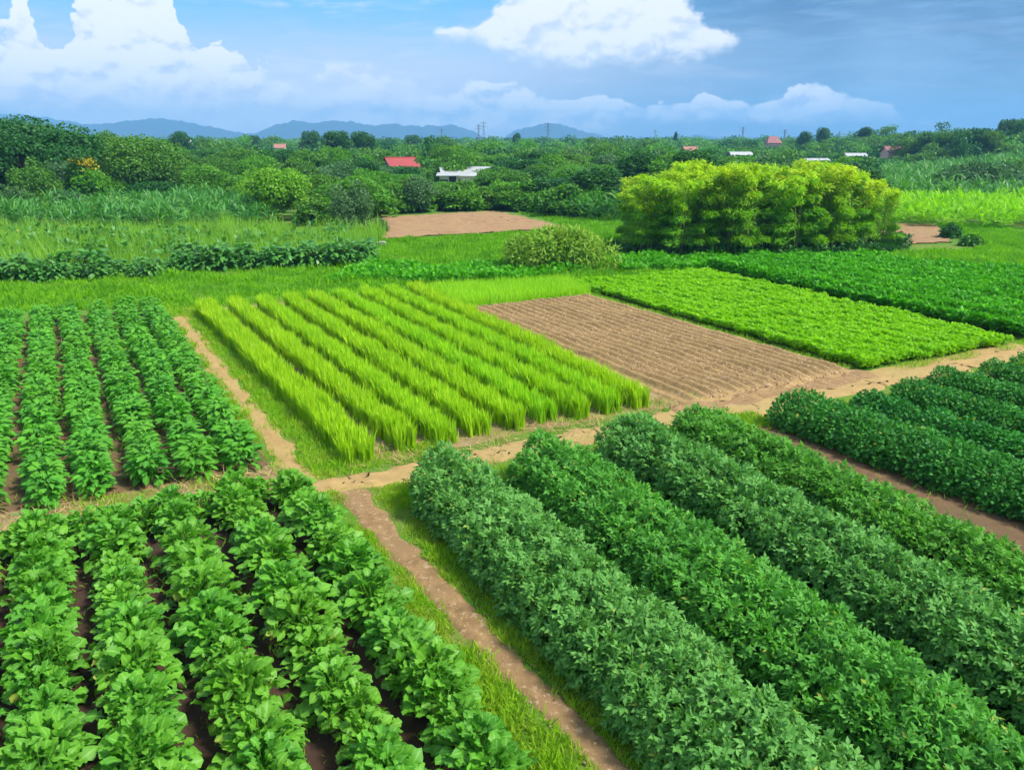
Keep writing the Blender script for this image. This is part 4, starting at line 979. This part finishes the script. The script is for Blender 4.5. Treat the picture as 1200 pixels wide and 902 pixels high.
def wv(vec, amt):
    nn_ = n.new('ShaderNodeTexNoise'); n.L.new(vec, nn_.inputs['Vector']); nn_.inputs['Scale'].default_value = .55; nn_.inputs['Detail'].default_value = 5
    a_ = n.new('ShaderNodeVectorMath', operation='SUBTRACT'); n.L.new(nn_.outputs['Color'], a_.inputs[0]); a_.inputs[1].default_value = (.5, .5, .5)
    b_ = n.new('ShaderNodeVectorMath', operation='MULTIPLY_ADD'); n.L.new(a_.outputs[0], b_.inputs[0]); b_.inputs[1].default_value = (amt,)*3; n.L.new(vec, b_.inputs[2]); return b_.outputs[0]
def puffs(vec, sc_):
    v = n.new('ShaderNodeTexVoronoi', voronoi_dimensions='2D', feature='SMOOTH_F1'); n.L.new(vec, v.inputs['Vector'])
    v.inputs['Scale'].default_value = sc_; v.inputs['Smoothness'].default_value = .35; return v.outputs['Distance']
def cauli(vec):
    w_ = wv(vec, 1.6)
    a_ = n.m('MULTIPLY', n.m('SUBTRACT', .42, puffs(w_, .36)), 2.2)
    b_ = n.m('MULTIPLY', n.m('SUBTRACT', .42, puffs(w_, .95)), .95)
    c_ = n.m('MULTIPLY', n.m('SUBTRACT', .42, puffs(w_, 2.4)), .45)
    return n.m('ADD', n.m('ADD', a_, b_), c_)
disp = cauli(pos); relief = n.m('MULTIPLY', n.m('SUBTRACT', disp, cauli(shift(-.35, .75))), .33)
disp = n.m('ADD', disp, n.m('MULTIPLY_ADD', n.noise(pos, .30, 7., .58), 2.4, -1.2))
st_ = n.new('ShaderNodeCombineXYZ'); n.L.new(n.m('MULTIPLY', AZ, .16), st_.inputs[0]); n.L.new(EL, st_.inputs[1])
streak = n.noise(st_.outputs[0], .75, 6., .6, .6)
k_ = 2**-EXPO*1.17
L = lambda *c: tuple(x*k_ for x in lin(c))+(1,)
# base veil colours: by azimuth and elevation
lowc = n.mix(n.mr(AZ, -14, 20, smooth=True), L(232, 234, 250), L(98, 140, 182))
topc = n.mix(n.mr(AZ, -6, 20, smooth=True), L(118, 194, 250), L(66, 112, 160))
midc = n.mix(n.mr(AZ, -6, 24, smooth=True), L(206, 219, 244), L(88, 132, 178))
veil = n.mix(n.mr(EL, 1., 5.5, smooth=True), lowc, midc)
veil = n.mix(n.mr(n.m('MULTIPLY_ADD', streak, 4., EL), 5.8, 10.5, smooth=True), veil, topc)
# dark streaks at upper right
dk = n.m('MULTIPLY', n.mr(n.m('MULTIPLY_ADD', streak, 7., EL), 10.2, 13., smooth=True), n.mr(AZ, 4, 22, smooth=True))
veil = n.mix(n.m('MULTIPLY', dk, .8), veil, L(52, 104, 158))
storm = n.m('MULTIPLY', n.mr(AZ, 2, 20, smooth=True), n.mr(n.noise(st_.outputs[0], 1.3, 6., .6, .4), .42, .62, smooth=True))
veil = n.mix(n.m('MULTIPLY', storm, .45), veil, L(128, 172, 218))
# long soft streaks
veil = n.mix(n.m('MULTIPLY', n.mr(streak, .52, .70, smooth=True), n.mr(AZ, 28, -14, .10, .55)), veil, L(236, 238, 250))
def layer(col, top, bot, soft_t, soft_b, amp, white, shade, opac, bamp=.25):
    """cumulus between an outline above and a soft base below"""
    t_ = n.m('ADD', n.m('SUBTRACT', top, EL), n.m('MULTIPLY', disp, amp))
    mt = n.mr(t_, 0., soft_t, smooth=True)
    b_ = n.m('ADD', n.m('SUBTRACT', EL, bot), n.m('MULTIPLY', disp, bamp)); mb_ = n.mr(b_, 0., soft_b, smooth=True)
    body = n.mr(n.m('ADD', n.m('MULTIPLY', relief, 2.3), n.m('MULTIPLY', n.m('SUBTRACT', EL, bot), .13)), -.55, .50, smooth=True)
    c = n.mix(body, shade, white)
    return n.mix(n.m('MULTIPLY', n.m('MULTIPLY', mt, mb_), opac), col, c)
e0 = lambda py: azel(600, py)[1]
col = veil
# far low cumulus line
top3 = curve([(0, 150), (380, 150), (430, 122), (480, 118), (540, 100), (570, 98), (605, 96), (640, 108), (665, 116), (700, 108), (735, 122), (770, 124), (800, 122), (828, 104), (850, 120), (880, 122), (915, 114), (955, 94), (985, 106), (1010, 118), (1045, 120), (1070, 145), (1200, 150)])
# broad pale bank on the left, behind
top4 = curve([(0, 40), (120, 60), (220, 70), (300, 80), (360, 84), (400, 74), (440, 86), (500, 92), (560, 104), (640, 120), (800, 150), (1200, 152)])
col = layer(col, top4, e0(158), 2.2, .6, .45, L(250, 250, 255), L(214, 223, 245), .95, .1)
col = layer(col, top3, e0(150), .22, .9, .42, L(252, 252, 255), L(196, 212, 240), 1., .2)
# bright bank top centre-right
top2 = curve([(0, 160), (470, 120), (492, 52), (520, 34), (560, 16), (590, -10), (640, -25), (740, -25), (775, -16), (806, 2), (842, 26), (876, 42), (892, 100), (1200, 160)], 0, 16)
bot2 = curve([(0, 40), (495, 40), (520, 54), (560, 58), (600, 74), (650, 84), (700, 84), (760, 80), (820, 74), (860, 64), (885, 44), (1200, 40)], 0, 16)
col = layer(col, top2, bot2, .55, 1.2, .50, L(254, 254, 255), L(214, 224, 245), 1., .3)
top5 = curve([(0, 150), (300, 120), (340, 84), (400, 70), (450, 78), (500, 92), (540, 90), (600, 100), (640, 150), (1200, 160)])
col = layer(col, top5, e0(112), .7, 1.2, .45, L(253, 253, 255), L(222, 229, 247), .9, .4)
shaft = n.m('MULTIPLY', n.mr(n.m('ABSOLUTE', n.m('SUBTRACT', n.m('MULTIPLY_ADD', EL, .18, AZ), 24.5)), 4.5, 1.0, smooth=True), n.mr(EL, 9.5, 5., smooth=True))
col = n.mix(n.m('MULTIPLY', shaft, .35), col, L(150, 190, 228))
# towering cumulus on the left
top1 = curve([(-60, 30), (0, 40), (9, 34), (13, 6), (18, -4), (32, 2), (40, 24), (52, 44), (68, 50), (80, 44), (88, 12), (98, -20), (188, -22), (197, 2), (207, 12), (214, 36), (240, 40), (256, 36), (268, 56), (284, 60), (298, 76), (318, 80), (332, 98), (360, 104), (390, 122), (430, 150), (1200, 160)], 0, 14)
col = layer(col, top1, n.m('ADD', e0(132), 0.), .26, 3.0, .85, L(255, 255, 255), L(204, 216, 243), 1., .4)
# above the picture and behind: broken bright cloud
hi_n = n.noise(geo, 2.2, 6., .6)
hic = n.mix(n.mr(hi_n, .4, .62, smooth=True), L(120, 180, 235), L(240, 242, 250))
outf = n.m('MAXIMUM', n.mr(EL, 14, 24, smooth=True), n.mr(n.m('ABSOLUTE', AZ), 38, 55, smooth=True))
col = n.mix(outf, col, hic)
below = n.mr(EL, -.2, -3.)
col = n.mix(below, col, L(70, 100, 60))
b1 = n.new('ShaderNodeBackground'); n.L.new(sky.outputs[0], b1.inputs[0]); b1.inputs[1].default_value = .10
b2 = n.new('ShaderNodeBackground'); n.L.new(col, b2.inputs[0]); b2.inputs[1].default_value = 1.
mx = n.new('ShaderNodeMixShader'); mx.inputs[0].default_value = .88
n.L.new(b1.outputs[0], mx.inputs[1]); n.L.new(b2.outputs[0], mx.inputs[2])
wo = n.new('ShaderNodeOutputWorld'); n.L.new(mx.outputs[0], wo.inputs[0])
W.cycles.sampling_method = 'MANUAL'; W.cycles.sample_map_resolution = 512

sun = bpy.data.lights.new('sun', 'SUN'); sun.energy = 3.7; sun.angle = math.radians(11); sun.color = (1., .96, .88)
so = link('sun', sun)
sd = Vector((math.sin(SUN_AZ)*math.cos(SUN_EL), math.cos(SUN_AZ)*math.cos(SUN_EL), math.sin(SUN_EL)))
so.rotation_euler = sd.to_track_quat('Z', 'Y').to_euler(); so.location = (40, -20, 60)

cam = bpy.data.cameras.new('camera'); cam.sensor_width = 36; cam.lens = 36*F/1200; cam.clip_end = 20000; cam.clip_start = .1
co = link('camera', cam); co.location = (0, 0, H); co.rotation_euler = (PI/2-PIT, 0, 0)
S.camera = co
S.view_settings.view_transform = 'Standard'; S.view_settings.look = 'None'; S.view_settings.gamma = 1; S.view_settings.exposure = EXPO
S.render.engine = 'CYCLES'
c = S.cycles
c.max_bounces = 5; c.diffuse_bounces = 3; c.glossy_bounces = 1; c.transmission_bounces = 3; c.volume_bounces = 0; c.transparent_max_bounces = 4
c.use_denoising = True; c.use_adaptive_sampling = True; c.adaptive_threshold = .03; c.caustics_reflective = False; c.caustics_refractive = False
c.sample_clamp_indirect = 4
